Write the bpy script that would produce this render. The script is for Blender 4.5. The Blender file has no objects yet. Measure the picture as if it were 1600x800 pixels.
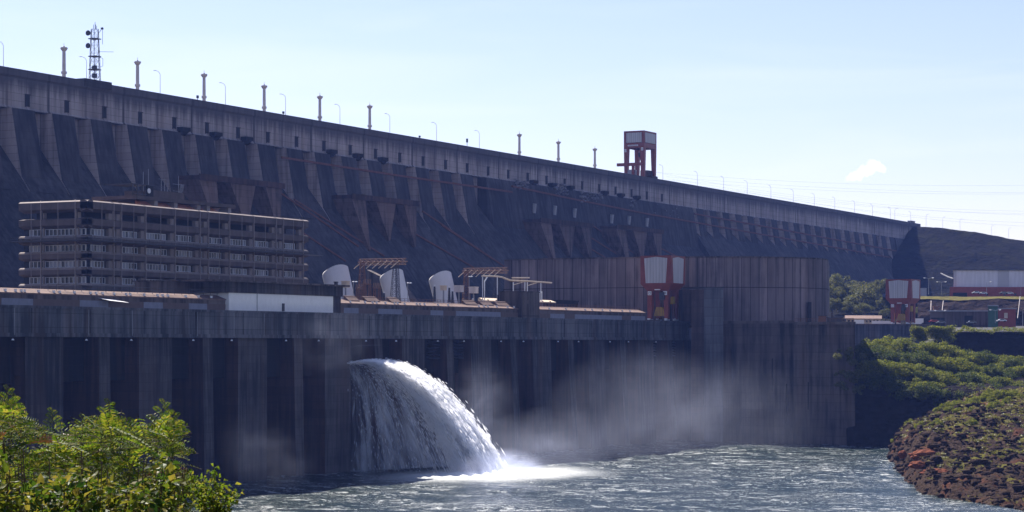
import bpy, math, random
import numpy as np
from mathutils import Vector, Matrix, noise as mnoise

random.seed(7); np.random.seed(7)
S = bpy.context.scene
C = S.collection
R = math.radians

# ------------------------------------------------------------------ camera, sky, sun, exposure
# world frame: x runs along the dam, y points upstream, z = 0 is the river surface
CA, SA = math.cos(R(27.3)), math.sin(R(27.3))
F = 3500.0; HZ = 540.0; EYE = 35.5
cd = bpy.data.cameras.new('camera'); cam = bpy.data.objects.new('camera', cd); C.objects.link(cam)
cam.location = (0, 0, EYE)
cam.rotation_euler = (R(90), 0, R(27.3 - 90))
cd.sensor_width = 36; cd.lens = 36 * F / 1600
cd.shift_y = (HZ - 400) / 1600
cd.clip_start = 0.5; cd.clip_end = 30000
S.camera = cam

SUN_AZ, SUN_EL = 58.0, 46.5      # azimuth from +x towards +y
w = bpy.data.worlds.new("World"); S.world = w; w.use_nodes = True
nt = w.node_tree; N = nt.nodes; L = nt.links
bg = N['Background']
sky = N.new('ShaderNodeTexSky'); sky.sky_type = 'NISHITA'; sky.sun_disc = False
sky.sun_elevation = R(SUN_EL); sky.sun_rotation = R(90 - SUN_AZ)
sky.altitude = 0; sky.air_density = 1.0; sky.dust_density = 0.3; sky.ozone_density = 3.0
# small wisp of cloud, placed by direction in the sky
geo = N.new('ShaderNodeTexCoord')
def wdir(px, py):
    k = (px - 800) / F
    v = Vector((SA * k + CA, -CA * k + SA, (HZ - py) / F)); v.normalize(); return v
def wmath(op, a, b=None):
    n = N.new('ShaderNodeMath'); n.operation = op
    for i, s in enumerate((a, b)):
        if s is None: continue
        if isinstance(s, (int, float)): n.inputs[i].default_value = s
        else: L.new(s, n.inputs[i])
    return n.outputs[0]
def wdot(vec):
    n = N.new('ShaderNodeVectorMath'); n.operation = 'DOT_PRODUCT'
    L.new(geo.outputs['Generated'], n.inputs[0]); n.inputs[1].default_value = vec; return n.outputs['Value']
nz = N.new('ShaderNodeTexNoise'); nz.inputs['Scale'].default_value = 190; nz.inputs['Detail'].default_value = 8; nz.inputs['Roughness'].default_value = .65
L.new(geo.outputs['Generated'], nz.inputs['Vector'])
def wisp(px, py, rx, ry, strength, tilt=0.0):
    c = wdir(px, py); right = Vector((SA, -CA, 0)); up = Vector((0, 0, 1))
    a = wmath('MULTIPLY', wmath('SUBTRACT', wdot(right * math.cos(tilt) + up * math.sin(tilt)), c.dot(right * math.cos(tilt) + up * math.sin(tilt))), F / rx)
    b = wmath('MULTIPLY', wmath('SUBTRACT', wdot(up * math.cos(tilt) - right * math.sin(tilt)), c.dot(up * math.cos(tilt) - right * math.sin(tilt))), F / ry)
    b = wmath('ADD', b, wmath('MULTIPLY', wmath('SUBTRACT', nz.outputs['Fac'], 0.5), 3.6))
    r2 = wmath('ADD', wmath('MULTIPLY', a, a), wmath('MULTIPLY', b, b))
    g = wmath('MAXIMUM', wmath('SUBTRACT', 1.0, r2), 0.0)
    g = wmath('MULTIPLY', g, wmath('MULTIPLY', nz.outputs['Fac'], strength * 2))
    front = wmath('GREATER_THAN', wdot(c), 0.5)
    return wmath('MINIMUM', wmath('MULTIPLY', g, front), 1.0)
cl = wmath('MAXIMUM', wisp(1348, 269, 30, 9, 0.9, 0.42), wisp(1370, 260, 17, 9, 0.9, -0.35))
tint = N.new('ShaderNodeMixRGB'); tint.blend_type = 'MULTIPLY'; tint.inputs['Fac'].default_value = 1; tint.inputs['Color2'].default_value = (1.02, 0.87, 0.99, 1)
L.new(sky.outputs[0], tint.inputs['Color1'])
mx = N.new('ShaderNodeMixRGB'); L.new(cl, mx.inputs['Fac']); L.new(tint.outputs[0], mx.inputs['Color1'])
mx.inputs['Color2'].default_value = (9.6, 9.3, 9.3, 1)
# barely visible streaks of high haze
mpz = N.new('ShaderNodeMapping'); mpz.inputs['Scale'].default_value = (3, 3, 26); mpz.inputs['Rotation'].default_value = (0.10, 0.06, 0); L.new(geo.outputs['Generated'], mpz.inputs[0])
nh = N.new('ShaderNodeTexNoise'); nh.inputs['Scale'].default_value = 1.6; nh.inputs['Detail'].default_value = 6; nh.inputs['Distortion'].default_value = .7; L.new(mpz.outputs[0], nh.inputs['Vector'])
hzf = wmath('MULTIPLY', wmath('MAXIMUM', wmath('SUBTRACT', nh.outputs['Fac'], 0.47), 0.0), 0.55)
mh = N.new('ShaderNodeMixRGB'); L.new(hzf, mh.inputs['Fac']); L.new(mx.outputs[0], mh.inputs['Color1']); mh.inputs['Color2'].default_value = (8.2, 8.2, 8.6, 1)
L.new(mh.outputs[0], bg.inputs['Color'])
bg.inputs['Strength'].default_value = 0.063
sd = bpy.data.lights.new('sun', 'SUN'); sd.energy = 5.0; sd.angle = R(0.5); sd.color = (1.0, 0.93, 0.85)
sun = bpy.data.objects.new('sun', sd); C.objects.link(sun)
sv = Vector((math.cos(R(SUN_AZ)) * math.cos(R(SUN_EL)), math.sin(R(SUN_AZ)) * math.cos(R(SUN_EL)), math.sin(R(SUN_EL))))
sun.rotation_euler = (-sv).to_track_quat('-Z', 'Y').to_euler(); sun.location = (0, 0, 400)
vs = S.view_settings; vs.view_transform = 'Standard'; vs.look = 'None'; vs.gamma = 1; vs.exposure = 1.30
S.cycles.use_denoising = True
S.cycles.max_bounces = 8; S.cycles.diffuse_bounces = 5; S.cycles.glossy_bounces = 2
S.cycles.transparent_max_bounces = 48; S.cycles.volume_bounces = 1
S.cycles.sample_clamp_indirect = 4; S.cycles.sample_clamp_direct = 20
S.cycles.volume_max_steps = 96

# ------------------------------------------------------------------ geometry helpers
def uv(px, d):
    k = (px - 800) / F
    return (d * (SA * k + CA), d * (-CA * k + SA))
def depth(u, v): return CA * u + SA * v
def U(px, v):
    k = (px - 800) / F
    return v * (CA + SA * k) / (SA - CA * k)
def Z(py, d): return EYE + (HZ - py) * d / F
def PX(u, v): return 800 + F * (SA * u - CA * v) / depth(u, v)

class MB:
    def __init__(s): s.v = []; s.f = []; s.m = []; s.mi = 0
    def add(s, vs, fs):
        b = len(s.v); s.v += [tuple(p) for p in vs]
        for f in fs: s.f.append(tuple(i + b for i in f)); s.m.append(s.mi)
        return s
    def box(s, x0, x1, y0, y1, z0, z1):
        return s.add([(x0,y0,z0),(x1,y0,z0),(x1,y1,z0),(x0,y1,z0),(x0,y0,z1),(x1,y0,z1),(x1,y1,z1),(x0,y1,z1)],
                     [(0,3,2,1),(4,5,6,7),(0,1,5,4),(1,2,6,5),(2,3,7,6),(3,0,4,7)])
    def hexa(s, bot, top):
        return s.add(list(bot) + list(top), [(0,3,2,1),(4,5,6,7),(0,1,5,4),(1,2,6,5),(2,3,7,6),(3,0,4,7)])
    def tube(s, p, q, r, r2=None, n=6, cap=True):
        p = Vector(p); q = Vector(q); r2 = r if r2 is None else r2
        d = (q - p)
        if d.length < 1e-6: return s
        d.normalize(); a = d.orthogonal().normalized(); b = d.cross(a)
        vs = []
        for c, rr in ((p, r), (q, r2)):
            for i in range(n):
                t = 2 * math.pi * i / n
                vs.append(c + a * (rr * math.cos(t)) + b * (rr * math.sin(t)))
        fs = [(i, (i + 1) % n, n + (i + 1) % n, n + i) for i in range(n)]
        if cap: fs += [tuple(reversed(range(n))), tuple(range(n, 2 * n))]
        return s.add(vs, fs)
    def path(s, pts, r, n=5):
        for a, b in zip(pts[:-1], pts[1:]): s.tube(a, b, r, n=n)
        return s
    def prism_x(s, prof, x0, x1):      # profile in (y, z), extruded along x
        n = len(prof)
        vs = [(x0, y, z) for y, z in prof] + [(x1, y, z) for y, z in prof]
        fs = [(i, i + n, (i + 1) % n + n, (i + 1) % n) for i in range(n)]
        fs += [tuple(range(n)), tuple(reversed(range(n, 2 * n)))]
        return s.add(vs, fs)
    def prism_z(s, poly, z0, z1):
        n = len(poly)
        vs = [(x, y, z0) for x, y in poly] + [(x, y, z1) for x, y in poly]
        fs = [(i, (i + 1) % n, (i + 1) % n + n, i + n) for i in range(n)]
        fs += [tuple(reversed(range(n))), tuple(range(n, 2 * n))]
        return s.add(vs, fs)
    def mat(s, i): s.mi = i; return s
    def build(s, name, mats, parent=None, smooth=False, loc=None):
        me = bpy.data.meshes.new(name); me.from_pydata(s.v, [], s.f)
        if not isinstance(mats, (list, tuple)): mats = [mats]
        for m in mats: me.materials.append(m)
        if len(mats) > 1: me.polygons.foreach_set('material_index', s.m)
        if smooth: me.polygons.foreach_set('use_smooth', [True] * len(me.polygons))
        me.update()
        o = bpy.data.objects.new(name, me); C.objects.link(o)
        if parent is not None: o.parent = parent
        if loc is not None: o.location = loc
        return o

def tag(o, label=None, cat=None, group=None, kind=None):
    if label: o['label'] = label
    if cat: o['category'] = cat
    if group: o['group'] = group
    if kind: o['kind'] = kind
    return o
def empty(name, loc=(0, 0, 0), rz=0):
    o = bpy.data.objects.new(name, None); C.objects.link(o); o.location = loc; o.rotation_euler = (0, 0, rz); return o
def copy_tree(o, parent=None):
    c = o.copy(); C.objects.link(c)
    if parent is not None: c.parent = parent
    for ch in list(o.children): copy_tree(ch, c)
    return c
ORD = ['first','second','third','fourth','fifth','sixth','seventh','eighth','ninth','tenth','eleventh','twelfth','thirteenth',
       'fourteenth','fifteenth','sixteenth','seventeenth','eighteenth','nineteenth','twentieth','twenty-first','twenty-second',
       'twenty-third','twenty-fourth','twenty-fifth','twenty-sixth','twenty-seventh','twenty-eighth']

# ------------------------------------------------------------------ materials
MATS = {}
class NT:
    def __init__(s, name):
        s.m = bpy.data.materials.new(name); s.m.use_nodes = True
        s.t = s.m.node_tree; s.n = s.t.nodes; s.b = s.n['Principled BSDF']; s.out = s.n['Material Output']
        s.pos = s.n.new('ShaderNodeNewGeometry').outputs['Position']
        s.b.inputs['Specular IOR Level'].default_value = 0.25
    def link(s, a, b): s.t.links.new(a, b)
    def mapv(s, sc, src=None, loc=(0, 0, 0)):
        n = s.n.new('ShaderNodeMapping'); n.inputs['Scale'].default_value = sc; n.inputs['Location'].default_value = loc
        s.link(src if src is not None else s.pos, n.inputs['Vector']); return n.outputs[0]
    def noise(s, sc, scale=1.0, detail=4, rough=0.55, src=None, loc=(0, 0, 0), dist=0.0):
        n = s.n.new('ShaderNodeTexNoise'); n.inputs['Scale'].default_value = scale
        n.inputs['Detail'].default_value = detail; n.inputs['Roughness'].default_value = rough
        n.inputs['Distortion'].default_value = dist
        s.link(s.mapv(sc, src, loc), n.inputs['Vector']); return n.outputs['Fac']
    def ramp(s, fac, stops):
        n = s.n.new('ShaderNodeValToRGB'); e = n.color_ramp.elements
        while len(e) < len(stops): e.new(0.5)
        for el, (p, c) in zip(e, stops):
            el.position = p; el.color = c if len(c) == 4 else (*c, 1)
        s.link(fac, n.inputs['Fac']); return n.outputs['Color']
    def rampf(s, fac, a, b, va=0.0, vb=1.0):
        n = s.n.new('ShaderNodeMapRange'); n.inputs['From Min'].default_value = a; n.inputs['From Max'].default_value = b
        n.inputs['To Min'].default_value = va; n.inputs['To Max'].default_value = vb
        s.link(fac, n.inputs['Value']); return n.outputs[0]
    def math(s, op, a, b=None):
        n = s.n.new('ShaderNodeMath'); n.operation = op
        for i, x in enumerate((a, b)):
            if x is None: continue
            if isinstance(x, (int, float)): n.inputs[i].default_value = x
            else: s.link(x, n.inputs[i])
        return n.outputs[0]
    def mix(s, fac, a, b, mode='MIX'):
        n = s.n.new('ShaderNodeMixRGB'); n.blend_type = mode
        for i, x in zip(('Fac', 'Color1', 'Color2'), (fac, a, b)):
            if isinstance(x, (int, float)): n.inputs[i].default_value = x
            elif isinstance(x, tuple): n.inputs[i].default_value = (*x[:3], 1)
            else: s.link(x, n.inputs[i])
        return n.outputs[0]
    def sep(s):
        n = s.n.new('ShaderNodeSeparateXYZ'); s.link(s.pos, n.inputs[0]); return n.outputs
    def bump(s, h, strength=0.3, dist=0.3):
        n = s.n.new('ShaderNodeBump'); n.inputs['Strength'].default_value = strength; n.inputs['Distance'].default_value = dist
        s.link(h, n.inputs['Height']); s.link(n.outputs[0], s.b.inputs['Normal'])
    def col(s, c):
        if isinstance(c, tuple): s.b.inputs['Base Color'].default_value = (*c, 1)
        else: s.link(c, s.b.inputs['Base Color'])
    def rough(s, r): s.b.inputs['Roughness'].default_value = r; return s

def concrete(name, base, dark, rust=(0.16, 0.085, 0.05), streak=1.0, lift=2.5, joint=0.0, amount=0.55, topdark=None, boards=0.0, rustamt=0.35, grime=0.35):
    """weathered concrete: run-off streaks, lift lines, stains, rust"""
    base, dark, rust = (tuple(q * .82 for q in base), tuple(q * .30 for q in dark), tuple(q * .7 for q in rust))
    base, dark = (tuple(q * k for q, k in zip(cc, (.92, 1.0, 1.08))) for cc in (base, dark))
    s = NT(name)
    xyz = s.sep()
    st = s.noise((0.55, 0.55, 0.035), streak, 6, 0.62)
    big = s.noise((0.035, 0.035, 0.05), 1.0, 5, 0.6, loc=(7, 3, 1))
    fine = s.noise((1.3, 1.3, 0.25), 1.0, 4, 0.6)
    f = s.math('ADD', s.math('MULTIPLY', s.rampf(st, .34, .66), .62), s.math('MULTIPLY', s.rampf(big, .36, .64), .38))
    f = s.rampf(f, .5 - .22 - (amount - .5), .5 + .28 - (amount - .5))
    c = s.mix(f, base, dark)
    rs = s.noise((0.16, 0.16, 0.02), 1.0, 4, 0.5, loc=(31, 9, 4))
    c = s.mix(s.math('MULTIPLY', s.rampf(rs, .52, .68), rustamt), c, rust)
    c = s.mix(s.rampf(fine, .3, .7, 0.0, grime), c, s.mix(0.5, c, (0.02, 0.02, 0.025)))
    # pour lifts
    zf = s.math('FRACT', s.math('DIVIDE', xyz[2], lift))
    line = s.math('LESS_THAN', zf, 0.06)
    zi = s.math('FLOOR', s.math('DIVIDE', xyz[2], lift))
    wn = s.n.new('ShaderNodeTexWhiteNoise'); wn.noise_dimensions = '2D'
    cb = s.n.new('ShaderNodeCombineXYZ'); s.link(zi, cb.inputs[0])
    s.link(s.math('FLOOR', s.math('DIVIDE', s.math('ADD', xyz[0], s.math('MULTIPLY', zi, 3.7)), 11.0)), cb.inputs[1]); s.link(cb.outputs[0], wn.inputs['Vector'])
    c = s.mix(s.math('MULTIPLY', wn.outputs['Value'], 0.28), c, dark)
    c = s.mix(s.math('MULTIPLY', line, 0.45), c, (0.02, 0.02, 0.02))
    if boards:
        a = s.math('ADD', s.math('MULTIPLY', xyz[0], -SA), s.math('MULTIPLY', xyz[1], CA))
        bi = s.math('FLOOR', s.math('DIVIDE', a, boards)); bf = s.math('FRACT', s.math('DIVIDE', a, boards))
        w2 = s.n.new('ShaderNodeTexWhiteNoise'); w2.noise_dimensions = '1D'; s.link(bi, w2.inputs['W'])
        c = s.mix(s.math('MULTIPLY', w2.outputs['Value'], 0.55), c, (0.085, 0.068, 0.068))
        c = s.mix(s.math('MULTIPLY', s.math('LESS_THAN', bf, 0.09), .75), c, (0.012, 0.012, 0.015))
    if joint:
        jf = s.math('FRACT', s.math('DIVIDE', s.math('SUBTRACT', xyz[0], 589.0), joint))
        c = s.mix(s.math('MULTIPLY', s.math('LESS_THAN', jf, 0.03), 0.8), c, (0.015, 0.015, 0.02))
        for off, wd, k in ((0.5, .015, .5), (0.27, .008, .35), (0.74, .008, .35)):
            ff = s.math('LESS_THAN', s.math('ABSOLUTE', s.math('SUBTRACT', jf, off)), wd)
            c = s.mix(s.math('MULTIPLY', ff, k), c, (0.03, 0.03, 0.035))
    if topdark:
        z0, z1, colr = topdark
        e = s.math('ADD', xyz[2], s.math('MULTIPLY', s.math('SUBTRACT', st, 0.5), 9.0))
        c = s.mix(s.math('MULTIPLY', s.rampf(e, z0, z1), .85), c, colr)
    s.col(c); s.rough(0.9)
    s.bump(fine, 0.25, 0.2)
    return s.m

def plain(name, col, rough=0.6, metal=0.0, var=0.25, sc=0.8):
    s = NT(name)
    f = s.noise((sc, sc, sc * .6), 1.0, 5, 0.6)
    s.col(s.mix(s.rampf(f, .3, .7), col, tuple(x * (1 - var) for x in col)))
    s.rough(rough); s.b.inputs['Metallic'].default_value = metal
    return s.m

M = {}
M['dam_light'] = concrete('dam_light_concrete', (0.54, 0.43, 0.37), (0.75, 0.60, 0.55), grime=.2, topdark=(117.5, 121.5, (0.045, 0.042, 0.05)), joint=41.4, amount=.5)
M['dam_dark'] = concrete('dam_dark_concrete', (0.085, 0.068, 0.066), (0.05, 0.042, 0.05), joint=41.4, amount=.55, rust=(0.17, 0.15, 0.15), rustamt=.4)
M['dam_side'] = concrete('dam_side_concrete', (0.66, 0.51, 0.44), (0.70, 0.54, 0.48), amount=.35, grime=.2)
M['ph_band'] = concrete('powerhouse_band_concrete', (0.22, 0.195, 0.19), (0.10, 0.105, 0.115), joint=0, amount=.5, lift=3.3)
M['ph_pier'] = concrete('pier_concrete', (0.125, 0.10, 0.09), (0.045, 0.042, 0.048), amount=.5, lift=2.2, streak=1.6)
M['ph_side'] = concrete('pier_side_concrete', (0.115, 0.055, 0.035), (0.06, 0.035, 0.025), amount=.45, lift=2.2)
M['ph_deep'] = concrete('recess_shade_concrete', (0.014, 0.011, 0.011), (0.01, 0.01, 0.01), amount=.5, lift=2.2)  # near-black: the shade of the deep bays is put into the colour
M['hall'] = concrete('hall_concrete', (0.42, 0.30, 0.27), (0.30, 0.23, 0.22), boards=3.4, lift=40.0, amount=.45)
M['block'] = concrete('block_concrete', (0.22, 0.155, 0.125), (0.06, 0.055, 0.06), amount=.5, lift=3.0)
M['deckwall'] = concrete('deck_wall_concrete', (0.22, 0.16, 0.13), (0.12, 0.085, 0.075), amount=.4, lift=9)
M['panel_blue'] = plain('pale_panel', (0.234, 0.240, 0.286), .7)
M['panel_brown'] = plain('brown_panel', (0.143, 0.101, 0.085), .8)
M['coping'] = plain('coping_red_brown', (0.21, 0.135, 0.105), .85, var=.45, sc=.5)
M['office'] = plain('office_concrete', (0.125, 0.098, 0.088), .9, var=.45, sc=.35)
M['office_edge'] = plain('office_edge_concrete', (0.299, 0.247, 0.221), .85)
M['office_light'] = plain('office_column_concrete', (0.30, 0.25, 0.22), .85)
M['glass_dark'] = plain('dark_glass', (0.02, 0.025, 0.035), .08)
M['frame_white'] = plain('window_frame_paint', (0.62, 0.62, 0.64), .5)
M['shade_pane'] = plain('blind_behind_glass', (0.30, 0.31, 0.36), .25, var=.5, sc=.6)
M['dark'] = plain('dark_void', (0.02, 0.02, 0.022), .9)
M['white'] = plain('white_paint', (0.78, 0.77, 0.76), .55, var=.12)
M['penstock'] = plain('penstock_white_paint', (0.70, 0.69, 0.69), .9, var=.14, sc=.25)
M['red'] = plain('red_crane_paint', (0.25, 0.060, 0.038), .5, var=.3)
M['crane_panel'] = None
M['yellow'] = plain('yellow_paint', (0.55, 0.36, 0.03), .5)
M['steel'] = plain('galvanised_steel', (0.32, 0.32, 0.34), .5, .3)
M['steel_dark'] = plain('dark_steel', (0.06, 0.06, 0.07), .5, .3)
M['rust'] = plain('rusty_steel', (0.20, 0.10, 0.06), .8)
M['cream'] = plain('cream_board', (0.72, 0.58, 0.42), .8, var=.3)
M['redroof'] = plain('red_roof_sheet', (0.75, 0.30, 0.18), .8, var=.5)
M['brickred'] = plain('red_wall_paint', (0.30, 0.07, 0.05), .8)
M['col_pole'] = plain('column_concrete', (0.66, 0.58, 0.54), .8)
M['green_sheet'] = plain('green_sheet', (0.05, 0.13, 0.09), .7)
M['asphalt'] = plain('asphalt', (0.05, 0.05, 0.052), .9)
M['car_white'] = plain('white_car_paint', (0.7, 0.7, 0.7), .25)
M['car_red'] = plain('red_car_paint', (0.35, 0.03, 0.03), .25)
M['car_grey'] = plain('grey_car_paint', (0.2, 0.21, 0.22), .25)
M['rubber'] = plain('rubber', (0.02, 0.02, 0.02), .8)

def corrugated(name, col, period, axis=None):
    s = NT(name); xyz = s.sep()
    a = s.math('ADD', xyz[0], xyz[1]) 
    fr = s.math('PINGPONG', a, period / 2)
    f = s.rampf(fr, 0, period / 2)
    c = s.mix(s.math('MULTIPLY', s.math('LESS_THAN', f, .22), .6), col, tuple(x * .45 for x in col))
    n = s.noise((.8, .8, .08), 1, 5)
    c = s.mix(s.rampf(n, .4, .7, 0, .5), c, tuple(x * .6 for x in col))
    s.col(c); s.rough(.55); s.bump(f, .5, .15); return s.m
M['crane_panel'] = corrugated('crane_cladding', (0.52, 0.50, 0.49), 1.25)
M['shed_panel'] = corrugated('shed_cladding', (0.66, 0.63, 0.66), 9.0)

def rock_mat(name, c1, c2, moss=None, sc=1.0, red=None):
    s = NT(name)
    a = s.noise((sc, sc, sc * 1.5), 1.0, 8, 0.65); b = s.noise((sc * .12,) * 3, 1.0, 4, .6, loc=(5, 5, 5))
    c = s.mix(s.rampf(a, .35, .65), c1, c2)
    vo = s.n.new('ShaderNodeTexVoronoi'); vo.inputs['Scale'].default_value = 1; s.link(s.mapv((sc * .9, sc * .9, sc * 1.4)), vo.inputs['Vector'])
    c = s.mix(s.rampf(vo.outputs['Distance'], .0, .55, .0, .55), c, tuple(x * 1.7 for x in c1))
    if red:
        c = s.mix(s.math('MULTIPLY', s.rampf(b, .55, .66), .7), c, red)
    if moss:
        g = s.noise((.06, .06, .06), 1.0, 7, .7, loc=(2, 9, 3))
        nrm = s.n.new('ShaderNodeNewGeometry'); sp = s.n.new('ShaderNodeSeparateXYZ'); s.link(nrm.outputs['True Normal'], sp.inputs[0])
        zz = s.n.new('ShaderNodeSeparateXYZ'); s.link(s.pos, zz.inputs[0])
        g = s.math('ADD', g, s.rampf(zz.outputs[2], 9, 19, 0, .10 if sc < 1 and sc > .5 else 0))
        gz = s.math('ADD', s.rampf(g, .45, .62), s.rampf(sp.outputs[2], .8, 1.0, -.6, .1))
        c = s.mix(s.rampf(gz, .2, .7), c, moss)
    s.col(c); s.rough(1.0); s.b.inputs['Specular IOR Level'].default_value = 0.03; s.bump(s.math('ADD', a, s.math('MULTIPLY', vo.outputs['Distance'], .7)), .8, 1.0 / sc * .5)
    return s.m
M['cliff'] = rock_mat('cliff_rock', (0.008, 0.007, 0.007), (0.028, 0.020, 0.018), sc=.25)
M['rockfill'] = rock_mat('rockfill', (0.003, 0.003, 0.0035), (0.009, 0.0075, 0.008), moss=(0.012, 0.012, 0.005), sc=.3)
M['island'] = rock_mat('basalt_rock', (0.018, 0.012, 0.009), (0.058, 0.038, 0.027), moss=(0.085, 0.080, 0.014), sc=.8, red=(0.09, 0.035, 0.018))
M['rubble'] = rock_mat('rubble_rock', (0.015, 0.010, 0.008), (0.058, 0.039, 0.029), sc=2.0)
M['redrock'] = rock_mat('red_rock', (0.10, 0.035, 0.02), (0.20, 0.08, 0.045), sc=.9)
M['grass'] = rock_mat('dry_grass', (0.07, 0.065, 0.018), (0.14, 0.11, 0.035), sc=.4)
M['cutrock'] = rock_mat('rock_cut', (0.014, 0.010, 0.010), (0.040, 0.027, 0.023), sc=.2)

def leaf_mat(name, cols, trans=.45, rough=.45, spec=.3):
    s = NT(name)
    g = s.n.new('ShaderNodeNewGeometry')
    c = s.ramp(g.outputs['Random Per Island'], [(i / (len(cols) - 1), cc) for i, cc in enumerate(cols)])
    s.col(c); s.rough(rough); s.b.inputs['Specular IOR Level'].default_value = spec
    tr = s.n.new('ShaderNodeBsdfTranslucent'); s.link(s.mix(.5, c, s.mix(1.0, c, (1.6, 1.5, .5), 'MULTIPLY')), tr.inputs['Color'])
    mxs = s.n.new('ShaderNodeMixShader'); mxs.inputs[0].default_value = trans
    s.link(s.b.outputs[0], mxs.inputs[1]); s.link(tr.outputs[0], mxs.inputs[2]); s.link(mxs.outputs[0], s.out.inputs['Surface'])
    return s.m
M['leaf_near'] = leaf_mat('feathery_leaf', [(0.03, 0.065, 0.009), (0.07, 0.12, 0.014), (0.125, 0.165, 0.018), (0.20, 0.18, 0.035)], .5, .6, .08)
M['leaf_broad'] = leaf_mat('broad_leaf', [(0.012, 0.035, 0.008), (0.04, 0.075, 0.010), (0.10, 0.12, 0.015), (0.17, 0.14, 0.035)], .45, .5, .10)
M['leaf_dry'] = leaf_mat('dry_leaf', [(0.16, 0.06, 0.025), (0.22, 0.11, 0.04)], .4)
M['leaf_bush'] = leaf_mat('bush_leaf', [(0.055, 0.08, 0.008), (0.13, 0.155, 0.014), (0.24, 0.23, 0.028)], .45, .6, .08)
M['leaf_bush_dark'] = leaf_mat('dark_bush_leaf', [(0.025, 0.05, 0.008), (0.06, 0.085, 0.012), (0.11, 0.12, 0.02)], .4, .6, .08)
M['leaf_tree'] = leaf_mat('tree_leaf', [(0.045, 0.06, 0.018), (0.09, 0.10, 0.028), (0.16, 0.15, 0.05)], .4, .6, .08)
M['bark'] = plain('bark', (0.10, 0.07, 0.05), .9, var=.5, sc=3)

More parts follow.
